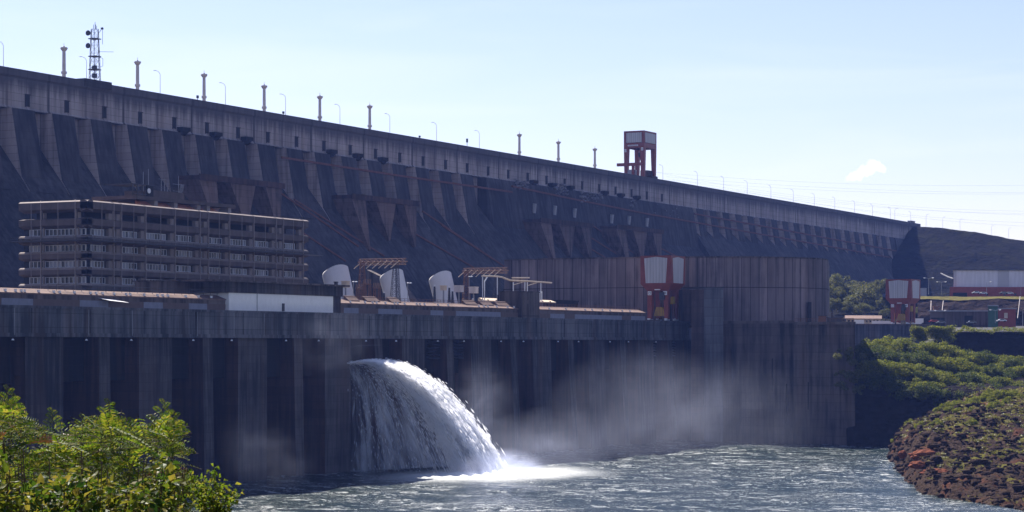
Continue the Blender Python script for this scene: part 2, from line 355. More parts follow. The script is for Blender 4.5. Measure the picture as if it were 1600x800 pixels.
# ------------------------------------------------------------------ water
def build_water():
    def lines(a, b, c, d, step):
        out = list(np.linspace(a, b, 12)[:-1]) + list(np.arange(b, c, step)) + list(np.linspace(c, d, 12))
        return np.array(out)
    xs = lines(-3000, 330, 830, 9000, 1.1); ys = lines(-4000, 40, 352, 353, 1.1)
    X, Y = np.meshgrid(xs, ys, indexing='ij')
    Zz = np.zeros_like(X)
    rng = np.random.RandomState(3)
    for i in range(46):
        lam = 2.6 * (1.075 ** i); th = R(-60) + rng.normal() * 0.75
        kx, ky = math.cos(th) * 2 * math.pi / lam, math.sin(th) * 2 * math.pi / lam
        ph = rng.rand() * 6.28
        wob = 1.6 * np.sin(X / 37 + rng.rand() * 6) + 1.6 * np.sin(Y / 29 + rng.rand() * 6)
        Zz += 0.0040 * lam ** .75 * np.sin(kx * X + ky * Y + ph + wob)
    mask = np.clip((X - 330) / 40, 0, 1) * np.clip((830 - X) / 30, 0, 1) * np.clip((Y - 40) / 30, 0, 1)
    turb = .55 + .45 * np.sin(X / 61 + 1.0) * np.sin(Y / 43)
    Zz *= mask * (0.55 + .8 * turb)
    # boil where the jet lands
    r = np.hypot((X - 543) / 22, (Y - 286) / 16); Zz += np.exp(-r * r) * 0.8 * (1 + np.sin(X * 1.3) * np.sin(Y * 1.1))
    nx, ny = X.shape
    co = np.stack([X, Y, Zz], -1).reshape(-1, 3)
    idx = np.arange(nx * ny).reshape(nx, ny)
    q = np.stack([idx[:-1, :-1], idx[1:, :-1], idx[1:, 1:], idx[:-1, 1:]], -1).reshape(-1, 4)
    me = bpy.data.meshes.new('river_water'); mesh_np(me, co, q)
    me.polygons.foreach_set('use_smooth', np.ones(len(q), dtype=bool))
    s = NT('river_water')
    n1 = s.noise((1.1, .8, 1), 1.0, 8, .75, dist=.8); n2 = s.noise((.12, .05, 1), 1.0, 4, .6, loc=(4, 4, 0), dist=.8)
    # warp for foam threads
    warp = s.n.new('ShaderNodeTexNoise'); warp.inputs['Scale'].default_value = .03; warp.inputs['Detail'].default_value = 3
    s.link(s.pos, warp.inputs['Vector'])
    vm = s.n.new('ShaderNodeVectorMath'); vm.operation = 'MULTIPLY_ADD'; s.link(warp.outputs['Color'], vm.inputs[0])
    vm.inputs[1].default_value = (60, 60, 0); s.link(s.pos, vm.inputs[2])
    th = s.noise((.13, .09, 1), 1.0, 8, .66, src=vm.outputs[0])
    thread = s.math('SUBTRACT', 1.0, s.math('MULTIPLY', s.math('ABSOLUTE', s.math('SUBTRACT', th, .5)), 34.0))
    thread = s.math('MAXIMUM', thread, 0.0)
    fl = s.noise((2.6, 1.6, 1), 1.0, 5, .75)
    patch = s.rampf(n2, .46, .68)
    foam_glint = s.math('MULTIPLY', s.math('MULTIPLY', thread, patch), s.rampf(fl, .35, .6, .0, 1.2))
    glint_noise = s.noise((3.4, 2.2, 1), 1.0, 6, .8, loc=(9, 1, 0))
    bands = s.noise((.045, .028, 1), 1.0, 6, .7, loc=(1, 8, 0), dist=1.0)
    crest = s.math('MULTIPLY', s.rampf(s.math('ADD', s.math('MULTIPLY', n1, .45), s.math('MULTIPLY', glint_noise, .55)), .54, .60), s.rampf(bands, .42, .62, .04, 1.0))  # sun glitter put into the colour as fine white specks in bands
    foam_glint = s.math('MAXIMUM', foam_glint, crest)
    # boil of white water round the fall
    d = s.n.new('ShaderNodeVectorMath'); d.operation = 'DISTANCE'
    s.link(s.mapv((1 / 24, 1 / 16, 0)), d.inputs[0]); d.inputs[1].default_value = (547 / 24, 288 / 16, 0)
    boil = s.rampf(d.outputs['Value'], .5, 2.2, 1.0, 0.0)
    foam_glint = s.math('MAXIMUM', foam_glint, s.math('MULTIPLY', boil, s.rampf(s.math('ADD', fl, s.math('MULTIPLY', boil, .35)), .4, .75)))
    foam_glint = s.math('MINIMUM', foam_glint, 1.0)
    c = s.mix(n2, (0.006, 0.014, 0.013), (0.018, 0.034, 0.030))
    s.col(s.mix(foam_glint, c, (0.80, 0.82, 0.80)))
    s.link(s.rampf(foam_glint, 0, .5, .14, .6), s.b.inputs['Roughness']); s.b.inputs['Specular IOR Level'].default_value = .5
    s.b.inputs['IOR'].default_value = 1.2
    bn = s.noise((1.0, .8, 1), 1.6, 9, .75, dist=.5)
    s.bump(bn, .55, .28)
    me.materials.append(s.m)
    o = bpy.data.objects.new('river_water', me); C.objects.link(o); tag(o, kind='structure')

def mesh_np(me, co, quads):
    co = np.asarray(co, dtype=np.float32); quads = np.asarray(quads, dtype=np.int32); k = quads.shape[1]
    me.vertices.add(len(co)); me.vertices.foreach_set('co', co.ravel())
    me.loops.add(quads.size); me.loops.foreach_set('vertex_index', quads.ravel())
    me.polygons.add(len(quads)); me.polygons.foreach_set('loop_start', np.arange(0, quads.size, k, dtype=np.int32))
    me.update(calc_edges=True)
build_water()

# ------------------------------------------------------------------ terrain sheets
def fbm(x, y, z=0.0, oct=5):
    a = 0; am = 1; t = 0
    for i in range(oct):
        a += am * mnoise.noise(Vector((x, y, z))); t += am; am *= .5; x *= 2.1; y *= 2.1; z *= 2.1
    return a / t
def loft(name, rows, mats, sub=(6, 6), amp=(0, 0), fs=.05, kind='structure'):
    """rows: polylines of equal length; the sheet between them is subdivided and roughened"""
    P = np.array(rows, dtype=float)
    def resample(A, n, axis):
        A = np.moveaxis(A, axis, 0); m = len(A); t = np.linspace(0, m - 1, (m - 1) * n + 1); i = np.minimum(t.astype(int), m - 2); f = (t - i)[:, None, None]
        return np.moveaxis(A[i] * (1 - f) + A[i + 1] * f, 0, axis)
    P = resample(P, sub[0], 0); P = resample(P, sub[1], 1)
    for i in range(P.shape[0]):
        for j in range(P.shape[1]):
            x, y, z = P[i, j]
            n = fbm(x * fs, y * fs, z * fs * 1.5); n2 = fbm(x * fs + 40, y * fs, z * fs * 1.5 + 9)
            P[i, j] = (x + n * amp[0] * CA, y + n * amp[0] * SA, z + n2 * amp[1])
    a, b = P.shape[:2]; idx = np.arange(a * b).reshape(a, b)
    q = np.stack([idx[:-1, :-1], idx[:-1, 1:], idx[1:, 1:], idx[1:, :-1]], -1).reshape(-1, 4)
    me = bpy.data.meshes.new(name); mesh_np(me, P.reshape(-1, 3), q); me.materials.append(mats)
    o = bpy.data.objects.new(name, me); C.objects.link(o); tag(o, kind=kind); return o
def pt(px, d, z): u, v = uv(px, d); return (u, v, z)

# cliff of the right bank: river wall, ledge, upper wall
cx = [1322, 1332, 1348, 1380, 1430, 1480, 1540, 1600, 1700, 1850, 2100]
def crow(ds, zs): return [pt(x, d, z) for x, d, z in zip(cx, ds, zs)]
loft('cliff', [
    crow([792, 790, 788, 786, 784, 780, 776, 772, 765, 755, 740], [-6] * 11),
    crow([800, 798, 796, 794, 792, 788, 784, 780, 772, 762, 748], [10] * 11),
    crow([806, 806, 804, 802, 800, 796, 790, 786, 778, 768, 755], [24, 24, 23, 22.5, 21.5, 20.5, 19.5, 19, 18, 18, 18]),
    crow([850, 850, 850, 850, 850, 846, 842, 840, 832, 822, 810], [30, 30, 30, 30, 29, 27, 26, 25, 24, 24, 24]),
    crow([926] * 11, [32, 32, 31, 29.5, 28, 27, 26.5, 26, 26, 26, 26]),
    crow([935] * 11, [33, 33, 33, 33, 33] + [41.5] * 6),
], M['cliff'], (7, 6), (6.5, 2.0), .07)
loft('ground', [
    [pt(x, 930, 41.2 if x > 1440 else 32.5) for x in cx], [pt(x, 975, 43.4 if x > 1440 else 33) for x in cx], [pt(x, 1098, 44.0 if x > 1440 else 33.5) for x in cx], [pt(x, 1110, 44.2) for x in cx], [pt(x, 1190, 46.5) for x in cx]],
    M['asphalt'], (2, 2), (0, 0))
gx = [1434, 1450, 1500, 1560, 1620, 1720, 1900, 2150]
loft('rock_cut', [
    [pt(x, 1158, 43.5) for x in gx], [pt(x, 1166, 52) for x in gx],
    [pt(x, 1180, z + .5) for x, z in zip(gx, [59.5, 59.6, 58.5, 59.8, 59.3, 60, 60, 60])]], M['cutrock'], (8, 10), (5, 1.0), .09)
loft('grass_bank', [
    [pt(x, 1179, z + .5) for x, z in zip(gx, [59.4, 59.5, 58.7, 59.6, 59.2, 60, 60, 60])],
    [pt(x, 1195, z + .6) for x, z in zip(gx, [61.2, 61.2, 61, 61, 61, 61, 61, 61])], [pt(x, 1215, 61.9) for x in gx]], M['grass'], (5, 10), (0, .35), .2)
loft('upper_ground', [
    [pt(x, 1214, 61.8) for x in [1380] + gx[1:]], [pt(x, 1340, 62.5) for x in [1360] + gx[1:]], [pt(x, 1520, 66) for x in [1330] + gx[1:]]],
    M['asphalt'], (3, 3), (0, 0))
tx = [1230, 1280, 1330, 1380, 1425]
loft('tree_slope', [
    [pt(x, 1170, 45.5) for x in tx], [pt(x, 1205, 49) for x in tx], [pt(x, 1290, 58) for x in tx], [pt(x, 1480, 66) for x in tx]],
    M['rockfill'], (4, 4), (3, 1.5), .04)
hx = [1424, 1462, 1490, 1520, 1560, 1600, 1680, 1800, 2000]
hz = [353.5, 355.5, 358, 362, 369, 376, 388, 402, 425]
loft('hill', [
    [pt(x - (75 if i == 0 else 35), 1500, 60) for i, x in enumerate(hx)], [pt(x - (58 if i == 0 else 30), 1530, 72) for i, x in enumerate(hx)],
    [pt(x - 26 if i == 0 else x, 1585, Z(y, 1640) * .5 + 38) for i, (x, y) in enumerate(zip(hx, hz))],
    [pt(x, 1640, Z(y, 1640)) for x, y in zip(hx, hz)],
    [pt(x, 1800, Z(y, 1640) - 22) for x, y in zip(hx, hz)]], M['rockfill'], (12, 14), (6, 1.6), .05)
# near bank under the viewpoint
rows = []
for r_, z in ((-14, 34.0), (0, 33.8), (6, 33.7), (18, 28), (34, 21), (70, 9), (110, -3)):
    rows.append([((r_ + 0) * CA - t * SA * -1, (r_) * SA - t * CA, z) for t in (-60, -30, -10, 0, 10, 30, 60)])
loft('riverbank', rows, M['island'], (4, 4), (.8, .4), .15)

# ------------------------------------------------------------------ rocky point on the right
SH = [(800, 150), (760, 131), (742, 125.5), (700, 117.5), (637, 110), (565, 101), (540, 98), (524, 100), (512, 104), (497, 106), (480, 108), (430, 112), (330, 120)]
def shoreX(Y):
    ys = [a for a, b in SH][::-1]; xs_ = [b for a, b in SH][::-1]
    return np.interp(Y, ys, xs_)
def island_h(Xc, Y):
    s_ = Xc - shoreX(Y) + 1.2 * fbm(Xc * .12, Y * .12, 3)
    t = Y - 490
    ramp = 1.0 + .045 * t + .00020 * t * t if t > 0 else 1.2 + .02 * t
    ramp = max(ramp, .5)
    steep = min(2.6 * s_ ** .8, 7.5 + .42 * s_) if s_ > 0 else s_ * 1.2
    k = 1.0 if Y < 715 else max(0.0, 1 - (Y - 715) / 60)
    h = min(steep, ramp)
    hh = h - .6 * max(0, 1 - abs(steep - ramp) / 3)
    hh = hh * (.25 + .75 * k) if hh > 0 else hh
    rough = fbm(Xc * .22, Y * .12, 1.0) * 3.4 + abs(fbm(Xc * .7, Y * .4, 5)) * 1.8 + fbm(Xc * .09, Y * .05, 8) * 2.2
    terr = math.floor(hh / 2.2) * 2.2
    hh = hh * .7 + terr * .3
    return hh + (rough * min(1, max(0, s_) / 3 + .25)) - (3 if s_ < -2 else 0)
def build_island():
    xs_ = np.concatenate([np.arange(94, 190, .8), np.arange(190, 420, 12)]); ys_ = np.arange(400, 800, 1.7)
    co = []
    for Y in ys_:
        for x in xs_:
            co.append((SA * x + CA * Y, -CA * x + SA * Y, island_h(x, Y)))
    a, b = len(ys_), len(xs_); idx = np.arange(a * b).reshape(a, b)
    q = np.stack([idx[:-1, :-1], idx[:-1, 1:], idx[1:, 1:], idx[1:, :-1]], -1).reshape(-1, 4)
    me = bpy.data.meshes.new('rocky_bank'); mesh_np(me, co, q); me.materials.append(M['island'])
    o = bpy.data.objects.new('rocky_bank', me); C.objects.link(o); tag(o, kind='structure')
build_island()

ICO_V = None
def rock_verts(r, seed):
    rnd = np.random.RandomState(seed)
    pts = rnd.normal(size=(9, 3)); pts /= np.linalg.norm(pts, axis=1)[:, None]
    return pts * r
import bmesh
def rock_mesh_proto(seed):
    bm = bmesh.new(); rnd = random.Random(seed)
    bmesh.ops.create_icosphere(bm, subdivisions=1, radius=1)
    for v in bm.verts: v.co *= rnd.uniform(.45, 1.25)
    bm.verts.ensure_lookup_table(); bm.verts.index_update()
    V = np.array([v.co[:] for v in bm.verts]); Fc = np.array([[v.index for v in f.verts] for f in bm.faces]); bm.free()
    return V, Fc
def scatter_rocks(name, spots, mat):
    protos = [rock_mesh_proto(i) for i in range(6)]
    VV = []; FF = []; b = 0
    for (x, y, z, r_) in spots:
        V, Fc = random.choice(protos); a = random.random() * 6.28
        Rm = np.array([[math.cos(a), -math.sin(a), 0], [math.sin(a), math.cos(a), 0], [0, 0, 1]])
        s_ = np.array([r_ * random.uniform(.8, 1.6), r_ * random.uniform(.8, 1.3), r_ * random.uniform(.5, .9)])
        VV.append((V * s_) @ Rm.T + (x, y, z)); FF.append(Fc + b); b += len(V)
    me = bpy.data.meshes.new(name); mesh_np(me, np.concatenate(VV), np.concatenate(FF)); me.materials.append(mat)
    o = bpy.data.objects.new(name, me); C.objects.link(o); return o
spots = []
for i in range(9000):
    Y = random.uniform(470, 730); s_ = abs(random.gauss(0, 1)) * 26
    x = float(shoreX(Y)) + s_ - .5
    if x > 175: continue
    h = island_h(x, Y)
    u, v = SA * x + CA * Y, -CA * x + SA * Y
    spots.append((u, v, h, random.choice((.1, .12, .15, .18, .2, .22, .3, .4, .6, .9, 1.4 if random.random() < .35 else .2)) * random.uniform(.7, 1.3)))
tag(scatter_rocks('rock_rubble', spots, M['rubble']), 'dark broken rubble strewn over the rocky point at right', 'rubble', kind='stuff')
def boulder(px, py, d, sx, sy, sz, mat, label, seed):
    bm = bmesh.new(); rnd = random.Random(seed)
    bmesh.ops.create_icosphere(bm, subdivisions=4, radius=1)
    for v in bm.verts:
        n = fbm(v.co.x * 1.3 + seed, v.co.y * 1.3, v.co.z * 2.5); n2 = fbm(v.co.x * 4 + seed, v.co.y * 4, v.co.z * 9)
        v.co *= 1 + .45 * n + .16 * n2
        v.co.z = round(v.co.z * 4) / 4 * .5 + v.co.z * .5
        v.co.x *= sx; v.co.y *= sy; v.co.z *= sz
    me = bpy.data.meshes.new('boulder'); bm.to_mesh(me); bm.free(); me.materials.append(mat)
    o = bpy.data.objects.new('boulder', me); C.objects.link(o)
    u, v = uv(px, d); o.location = (u, v, Z(py, d)); o.rotation_euler = (0, 0, R(-62)); tag(o, label, 'boulder')
boulder(1447, 712, 585, 4.6, 3.0, 1.5, M['redrock'], 'broad flat red rock ledge above the waterline of the rocky point', 3)
boulder(1434, 727, 566, 2.2, 2.0, 1.0, M['redrock'], 'smaller red rock just below the broad red ledge', 5)
boulder(1463, 738, 556, 3.6, 2.6, .9, M['redrock'], 'low red-brown rock slab above the dark hollow at right', 8)
boulder(1410, 710, 612, 1.2, 1.2, 1.1, M['redrock'], 'small red rock at the left edge of the rocky point', 11)
boulder(1500, 716, 580, 2.6, 2.0, 1.0, M['rubble'], 'dark boulder right of the red ledge on the rocky point', 12)

# ------------------------------------------------------------------ main dam
def vc(u): return 477.0 + (u - 564) * 0.0145            # crest line
TOPZ = 125.5
dam = tag(empty('dam', (1000, 480, 20)), 'huge concrete dam wall with a pale buttressed head running across the whole background', 'dam')
D0 = Vector(dam.location)
def rel(m, o):
    o = Vector(o); m.v = [(x - o.x, y - o.y, z - o.z) for x, y, z in m.v]; return m
def strip(m, us, prof):
    """prof(u) -> list of (v, z); surface swept along the dam"""
    rows = [[(u, vc(u) + dv, z) for dv, z in prof(u)] for u in us]; n = len(rows[0])
    vs = [p for r in rows for p in r]
    fs = [(i * n + j, i * n + j + 1, (i + 1) * n + j + 1, (i + 1) * n + j) for i in range(len(rows) - 1) for j in range(n - 1)]
    fs += [tuple(range(n)), tuple(reversed(range((len(rows) - 1) * n, len(rows) * n)))]
    return m.add(vs, fs)
UEND = 1612
us = list(np.linspace(470, UEND, 40))
# head of the dam
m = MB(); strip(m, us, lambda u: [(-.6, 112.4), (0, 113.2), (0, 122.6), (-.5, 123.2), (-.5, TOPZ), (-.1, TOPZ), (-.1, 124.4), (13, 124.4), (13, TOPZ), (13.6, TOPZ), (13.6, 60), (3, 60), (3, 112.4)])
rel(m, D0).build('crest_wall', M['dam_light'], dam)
FS = .6
def fo(z): return -1.6 - (112.4 - z) * .18 if z >= 90 else -5.63 - (90 - z) * .70
def vf(u, z): return vc(u) + fo(z)     # sloping downstream face
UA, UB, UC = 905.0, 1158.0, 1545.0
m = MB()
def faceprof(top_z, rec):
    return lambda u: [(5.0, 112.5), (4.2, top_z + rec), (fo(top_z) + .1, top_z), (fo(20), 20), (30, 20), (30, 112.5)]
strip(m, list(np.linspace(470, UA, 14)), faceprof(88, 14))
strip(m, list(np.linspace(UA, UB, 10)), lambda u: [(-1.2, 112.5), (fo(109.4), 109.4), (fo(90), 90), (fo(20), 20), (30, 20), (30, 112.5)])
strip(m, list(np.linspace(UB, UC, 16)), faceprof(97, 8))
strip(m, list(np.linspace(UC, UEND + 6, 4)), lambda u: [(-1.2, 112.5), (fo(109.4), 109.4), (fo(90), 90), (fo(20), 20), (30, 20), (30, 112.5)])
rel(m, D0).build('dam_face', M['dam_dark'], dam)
# buttresses: pale flanks, dark weathered fronts
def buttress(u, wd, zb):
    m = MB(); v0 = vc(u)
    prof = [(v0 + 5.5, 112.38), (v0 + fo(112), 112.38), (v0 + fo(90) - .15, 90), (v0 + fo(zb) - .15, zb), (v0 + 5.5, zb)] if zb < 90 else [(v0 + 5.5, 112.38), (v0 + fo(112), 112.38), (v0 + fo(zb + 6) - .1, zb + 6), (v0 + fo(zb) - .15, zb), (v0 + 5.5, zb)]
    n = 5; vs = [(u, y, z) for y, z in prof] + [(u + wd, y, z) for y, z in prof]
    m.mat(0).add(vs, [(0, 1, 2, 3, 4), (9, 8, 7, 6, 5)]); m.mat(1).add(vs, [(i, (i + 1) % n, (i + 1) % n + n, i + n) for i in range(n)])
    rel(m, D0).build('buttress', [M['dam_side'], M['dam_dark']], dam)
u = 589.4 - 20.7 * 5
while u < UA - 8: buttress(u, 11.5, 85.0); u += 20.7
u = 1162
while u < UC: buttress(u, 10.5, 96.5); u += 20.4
# gallery openings, balconies, joints
u0 = 589.4 - 20.7 * 5 + 9
i = 0
while u0 < 1120:
    v0 = vc(u0); m = MB(); zc = 115.6
    m.mat(0).box(u0, u0 + 2.2, v0 - .06, v0 + .3, zc - 1.9, zc + 1.9)
    m.mat(1).box(u0 - .25, u0, v0 - .25, v0 + .2, zc - 2.1, zc + 2.1); m.box(u0 - .25, u0 + 2.45, v0 - .25, v0 + .2, zc + 1.9, zc + 2.2)
    o = rel(m, D0).build('opening', [M['dark'], M['dam_dark']], dam)
    px = PX(u0, v0)
    if any(a < px < b for a, b in ((265, 395), (500, 610), (800, 890), (925, 1000))):
        m = MB(); m.box(u0 + 2.6, u0 + 7.4, v0 - 2.6, v0 - .05, zc - 2.6, zc - 2.3)
        m.box(u0 + 2.6, u0 + 7.4, v0 - 2.6, v0 - 2.45, zc - 2.3, zc - 1.2); m.box(u0 + 2.6, u0 + 2.8, v0 - 2.45, v0 - .05, zc - 2.3, zc - 1.2)
        m.hexa([(u0 + 3, v0 - .6, zc - 4), (u0 + 7, v0 - .6, zc - 4), (u0 + 7, v0 - .05, zc - 4), (u0 + 3, v0 - .05, zc - 4)],
               [(u0 + 3, v0 - 2.3, zc - 2.62), (u0 + 7, v0 - 2.3, zc - 2.62), (u0 + 7, v0 - .05, zc - 2.62), (u0 + 3, v0 - .05, zc - 2.62)])
        rel(m, D0).build('balcony', M['ph_deep'], dam)
    u0 += 20.7; i += 1
# corbelled gate platforms
def on_face(px, py, off=0.0):
    z = 80.0
    for _ in range(30):
        v = 0; u = 900.0
        for _ in range(12): v = vf(u, z) - off; u = U(px, v)
        z = .5 * z + .5 * Z(py, depth(u, v))
    return u, v, z
def platform(pxa, pxb, py, lab):
    ua, va, za = on_face(pxa, py, 3); ub, vb_, zb = on_face(pxb, py + 6, 3)
    z = (za + zb) / 2; m = MB()
    v = vf(ua, z); out = 9.5
    m.mat(0).box(ua, ub, v - out, v + 2, z - 1.4, z)
    m.box(ua, ub, v - out - .4, v - out, z - 1.7, z + .5)
    L_ = ub - ua
    for a, wd, dz, lean in ((ua + .4, L_ * .20, 22, .7), (ua + L_ * .36, L_ * .30, 17, .35), (ub - L_ * .22, L_ * .20, 19, .2)):
        zb = z - dz; yb = vf(ua, zb); c = a + wd * (.55 + .25 * lean)
        m.mat(1).hexa([(c, yb - .5, zb), (c + .8, yb - .5, zb), (c + .8, yb + 4, zb), (c, yb + 4, zb)],
               [(a, v - out + .3, z - 1.42), (a + wd, v - out + .3, z - 1.42), (a + wd, v + 3, z - 1.42), (a, v + 3, z - 1.42)])
    rel(m, D0).build('gate_platform', [M['ph_side'], M['platform']], dam)
M['platform'] = concrete('platform_concrete', (0.24, 0.15, 0.115), (0.13, 0.085, 0.075), amount=.4, rust=(0.2, .09, .05))
for a, b, y in ((288, 418, 279), (528, 630, 308), (825, 905, 344), (945, 1016, 354)): platform(a, b, y, '')
# inspection stairs, pipes and service ledges on the face
def face_line(pts, r, name, mat):
    P = []
    for (x0, y0), (x1, y1) in zip(pts[:-1], pts[1:]):
        for t in np.linspace(0, 1, 9)[:-1]: P.append(Vector(on_face(x0 + (x1 - x0) * t, y0 + (y1 - y0) * t, .3)) - D0)
    P.append(Vector(on_face(*pts[-1], .3)) - D0)
    MB().path(P, r, 4).build(name, mat, dam)
M['ledge'] = plain('service_ledge', (0.17, 0.075, 0.055), .9, var=.4)
for pts in ([(622, 350), (740, 418)], [(660, 330), (790, 418)], [(690, 352), (770, 405)], [(905, 360), (975, 404)], [(860, 352), (945, 402)], [(925, 352), (1000, 402)],
            [(372, 300), (470, 362), (540, 408)], [(430, 296), (560, 385)], [(460, 312), (600, 400)], [(1000, 372), (1060, 402)]):
    face_line(pts, .42, 'stair_flight', M['ledge'])
for pts in ([(800, 291), (900, 312), (1010, 334), (1200, 368), (1390, 402)], [(1085, 334), (1200, 355), (1400, 392)], [(440, 246), (620, 274), (800, 300)]):
    face_line(pts, .55, 'service_ledge', M['ledge'])
for x, y in ((834, 328), (866, 331), (897, 335), (955, 344), (982, 346), (1010, 349)):
    a = Vector(on_face(x, y + 5, 0)) - D0; MB().tube(a, a + Vector((0, -.5, 4.5)), 1.0, n=6).build('valve_housing', M['steel'], dam)
# pale debris and leak stains below the head, as low mounds of loose rock
M['pale_rock'] = plain('pale_loose_rock', (0.22, 0.21, 0.22), .9, var=.6, sc=.4)
rs = []
for i in range(260):
    px = random.choice((random.uniform(805, 1010), random.uniform(805, 1075))); py = np.interp(px, [805, 1075], [288, 336]) + random.gauss(0, 5.5)
    if math.sin(px * .11) + math.sin(px * .05) < .1: continue
    a = on_face(px, py); rs.append((a[0], a[1], a[2], random.uniform(.4, 1.3)))
o = scatter_rocks('loose_rock', rs, M['pale_rock'])
o.data.transform(Matrix.Translation(-D0)); o.parent = dam; tag(o, kind='stuff')
# end block of the crest
# small raised platform under the mast
ua = U(121, 480); ub = U(163, 480)
m = MB(); m.box(ua, ub, vc(ua) - .9, vc(ua) + 6, 123.6, 126.2)
rel(m, D0).build('mast_platform', M['dam_dark'], dam)

# ------------------------------------------------------------------ powerhouse
VF = 331.0; DECK = 44.5; BAND = 37.9; UR = 788.5; UL = 268.0; TOPW = 47.3
ph = tag(empty('powerhouse', (550, 370, 0)), 'long low powerhouse of dark stained concrete with deep gate bays above the river', 'powerhouse'); P0 = Vector(ph.location)
m = MB(); m.box(UL, UR, VF, 446, BAND + .02, DECK); m.box(UL, UR, VF - .35, VF, BAND - .4, BAND + .5); m.box(UL, UR, VF - .25, VF, DECK - .45, DECK + .15)
for i in range(26):
    u = 401.5 + 42.6 / 2 * (i - 6) + 1.3
    if UL < u < UR: m.box(u, u + .35, VF - .30, VF - .02, BAND + .5, DECK - .45)
rel(m, P0).build('deck_slab', M['ph_band'], ph)
def pier(u0, u1, bat):
    m = MB(); zb = -4; f0 = VF + .7
    v = [(u0, f0 - bat, zb), (u1, f0 - bat, zb), (u1, VF + 16, zb), (u0, VF + 16, zb), (u0, f0, BAND), (u1, f0, BAND), (u1, VF + 16, BAND), (u0, VF + 16, BAND)]
    m.mat(0).add(v, [(0, 1, 5, 4), (2, 3, 7, 6), (4, 5, 6, 7)]); m.mat(1).add(v, [(1, 2, 6, 5), (3, 0, 4, 7)])
    rel(m, P0).build('pier', [M['ph_pier'], M['ph_side']], ph)
k0 = -3
wide = [401.5 + 42.6 * i for i in range(-3, 10)]
for i, u in enumerate(wide):
    if u > UR: continue
    pier(u, min(u + 13.6, UR - .1), 1.2 if u > 600 else 0)
    n0 = u + 26.7
    if n0 + 4.3 < UR: pier(n0, n0 + 4.3, 2.4 if u > 500 else .8)
    for a, b in ((u + 13.6, n0), (n0 + 4.3, u + 42.6)):
        if b > UR: continue
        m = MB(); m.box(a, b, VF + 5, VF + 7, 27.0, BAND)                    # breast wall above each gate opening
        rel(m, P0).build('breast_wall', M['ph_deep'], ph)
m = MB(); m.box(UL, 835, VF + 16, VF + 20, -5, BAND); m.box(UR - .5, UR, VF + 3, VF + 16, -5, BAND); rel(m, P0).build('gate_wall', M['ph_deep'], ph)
for xa, xb in ((667, 685), (708, 722), (1013, 1023), (1041, 1053)):
    a = U(xa, VF + 3); b = U(xb, VF + 3); m = MB()
    for j in range(6): z = BAND - .9 - j * 1.0; m.hexa([(a, VF + 2.2, z - .45), (b, VF + 2.2, z - .45), (b, VF + 2.5, z - .45), (a, VF + 2.5, z - .45)], [(a, VF + 2.9, z), (b, VF + 2.9, z), (b, VF + 3.2, z), (a, VF + 3.2, z)])
    rel(m, P0).build('louvre', M['steel_dark'], ph)
for px in (20, 135, 205, 302, 362, 447, 498, 572, 619, 684, 725, 783, 818, 872, 904, 953, 982, 1025):
    u = U(px, VF - .8); m = MB(); m.mat(0).tube((u, VF - .8, BAND - .4), (u, VF - .8, BAND - .9), .08); m.box(u - .1, u + .1, VF - .8, VF, BAND - .5, BAND - .38)
    m.mat(1).tube((u, VF - .8, BAND - .85), (u, VF - .8, BAND - 1.2), .18, .34, 8); rel(m, P0).build('floodlight', [M['steel_dark'], M['white']], ph)
# vertical drain pipes and cracks on the band
for px in (22, 138, 206, 308, 365, 412):
    u = U(px, VF - .3); m = MB().tube((u, VF - .45, BAND), (u, VF - .45, DECK - .5), .07, n=5); rel(m, P0).build('drain_pipe', M['steel'], ph)
# parapet wall set back on the deck, alternating pale and brown panels, red-brown coping given a slope to catch the sun
UW = U(1008, 334)
m = MB(); m.box(UL, UW, 334, 335, DECK, TOPW); rel(m, P0).build('parapet_wall', M['deckwall'], ph)
u = UL; i = 0
while u < UW - 4:
    ln = random.choice((8, 11, 14, 17)); u1 = min(u + ln, UW)
    m = MB().box(u, u1 - .05, 333.9, 333.97, DECK + .02, DECK + 1.75); rel(m, P0).build('wall_panel', M['panel_blue'] if i % 2 == 0 or random.random() < .2 else M['panel_brown'], ph); u = u1; i += 1
def coping(name, parent, org, u0, u1, y0, z0, run=3.2, rise=1.1, mat=None):
    m = MB(); m.prism_x([(y0, z0), (y0 + run, z0 + rise), (y0 + run, z0 + rise - .3), (y0, z0 - .3)], u0, u1); return rel(m, org).build(name, mat or M['coping'], parent)
coping('coping', ph, P0, UL, UW, 333.7, TOPW + .3)
m = MB()
uu = UL + 2
proto = None
for px in (8, 24, 33, 38, 60, 84, 93, 116, 141, 150, 160, 178, 197, 203, 225, 246, 254, 262, 290, 310, 330, 547, 570, 582, 588, 602, 616, 621, 632, 651, 656, 663, 684, 700, 748, 756, 762, 776, 793, 803, 858, 884, 914, 925, 941, 953, 972, 984):
    u = U(px, 334.4)
    if proto is None:
        m = MB(); m.box(-.28, .28, -.2, .2, 0, .5); m.box(-.36, .36, -.28, .28, .5, .58); proto = m.build('curb_light', M['white'], ph); o = proto
    else: o = proto.copy(); C.objects.link(o); o.parent = ph
    o.location = Vector((u, 334.4, TOPW + .5)) - P0
m = MB(); m.box(UL, 770, 334.9, 446, DECK, DECK + .6); rel(m, P0).build('upper_deck', M['deckwall'], ph)
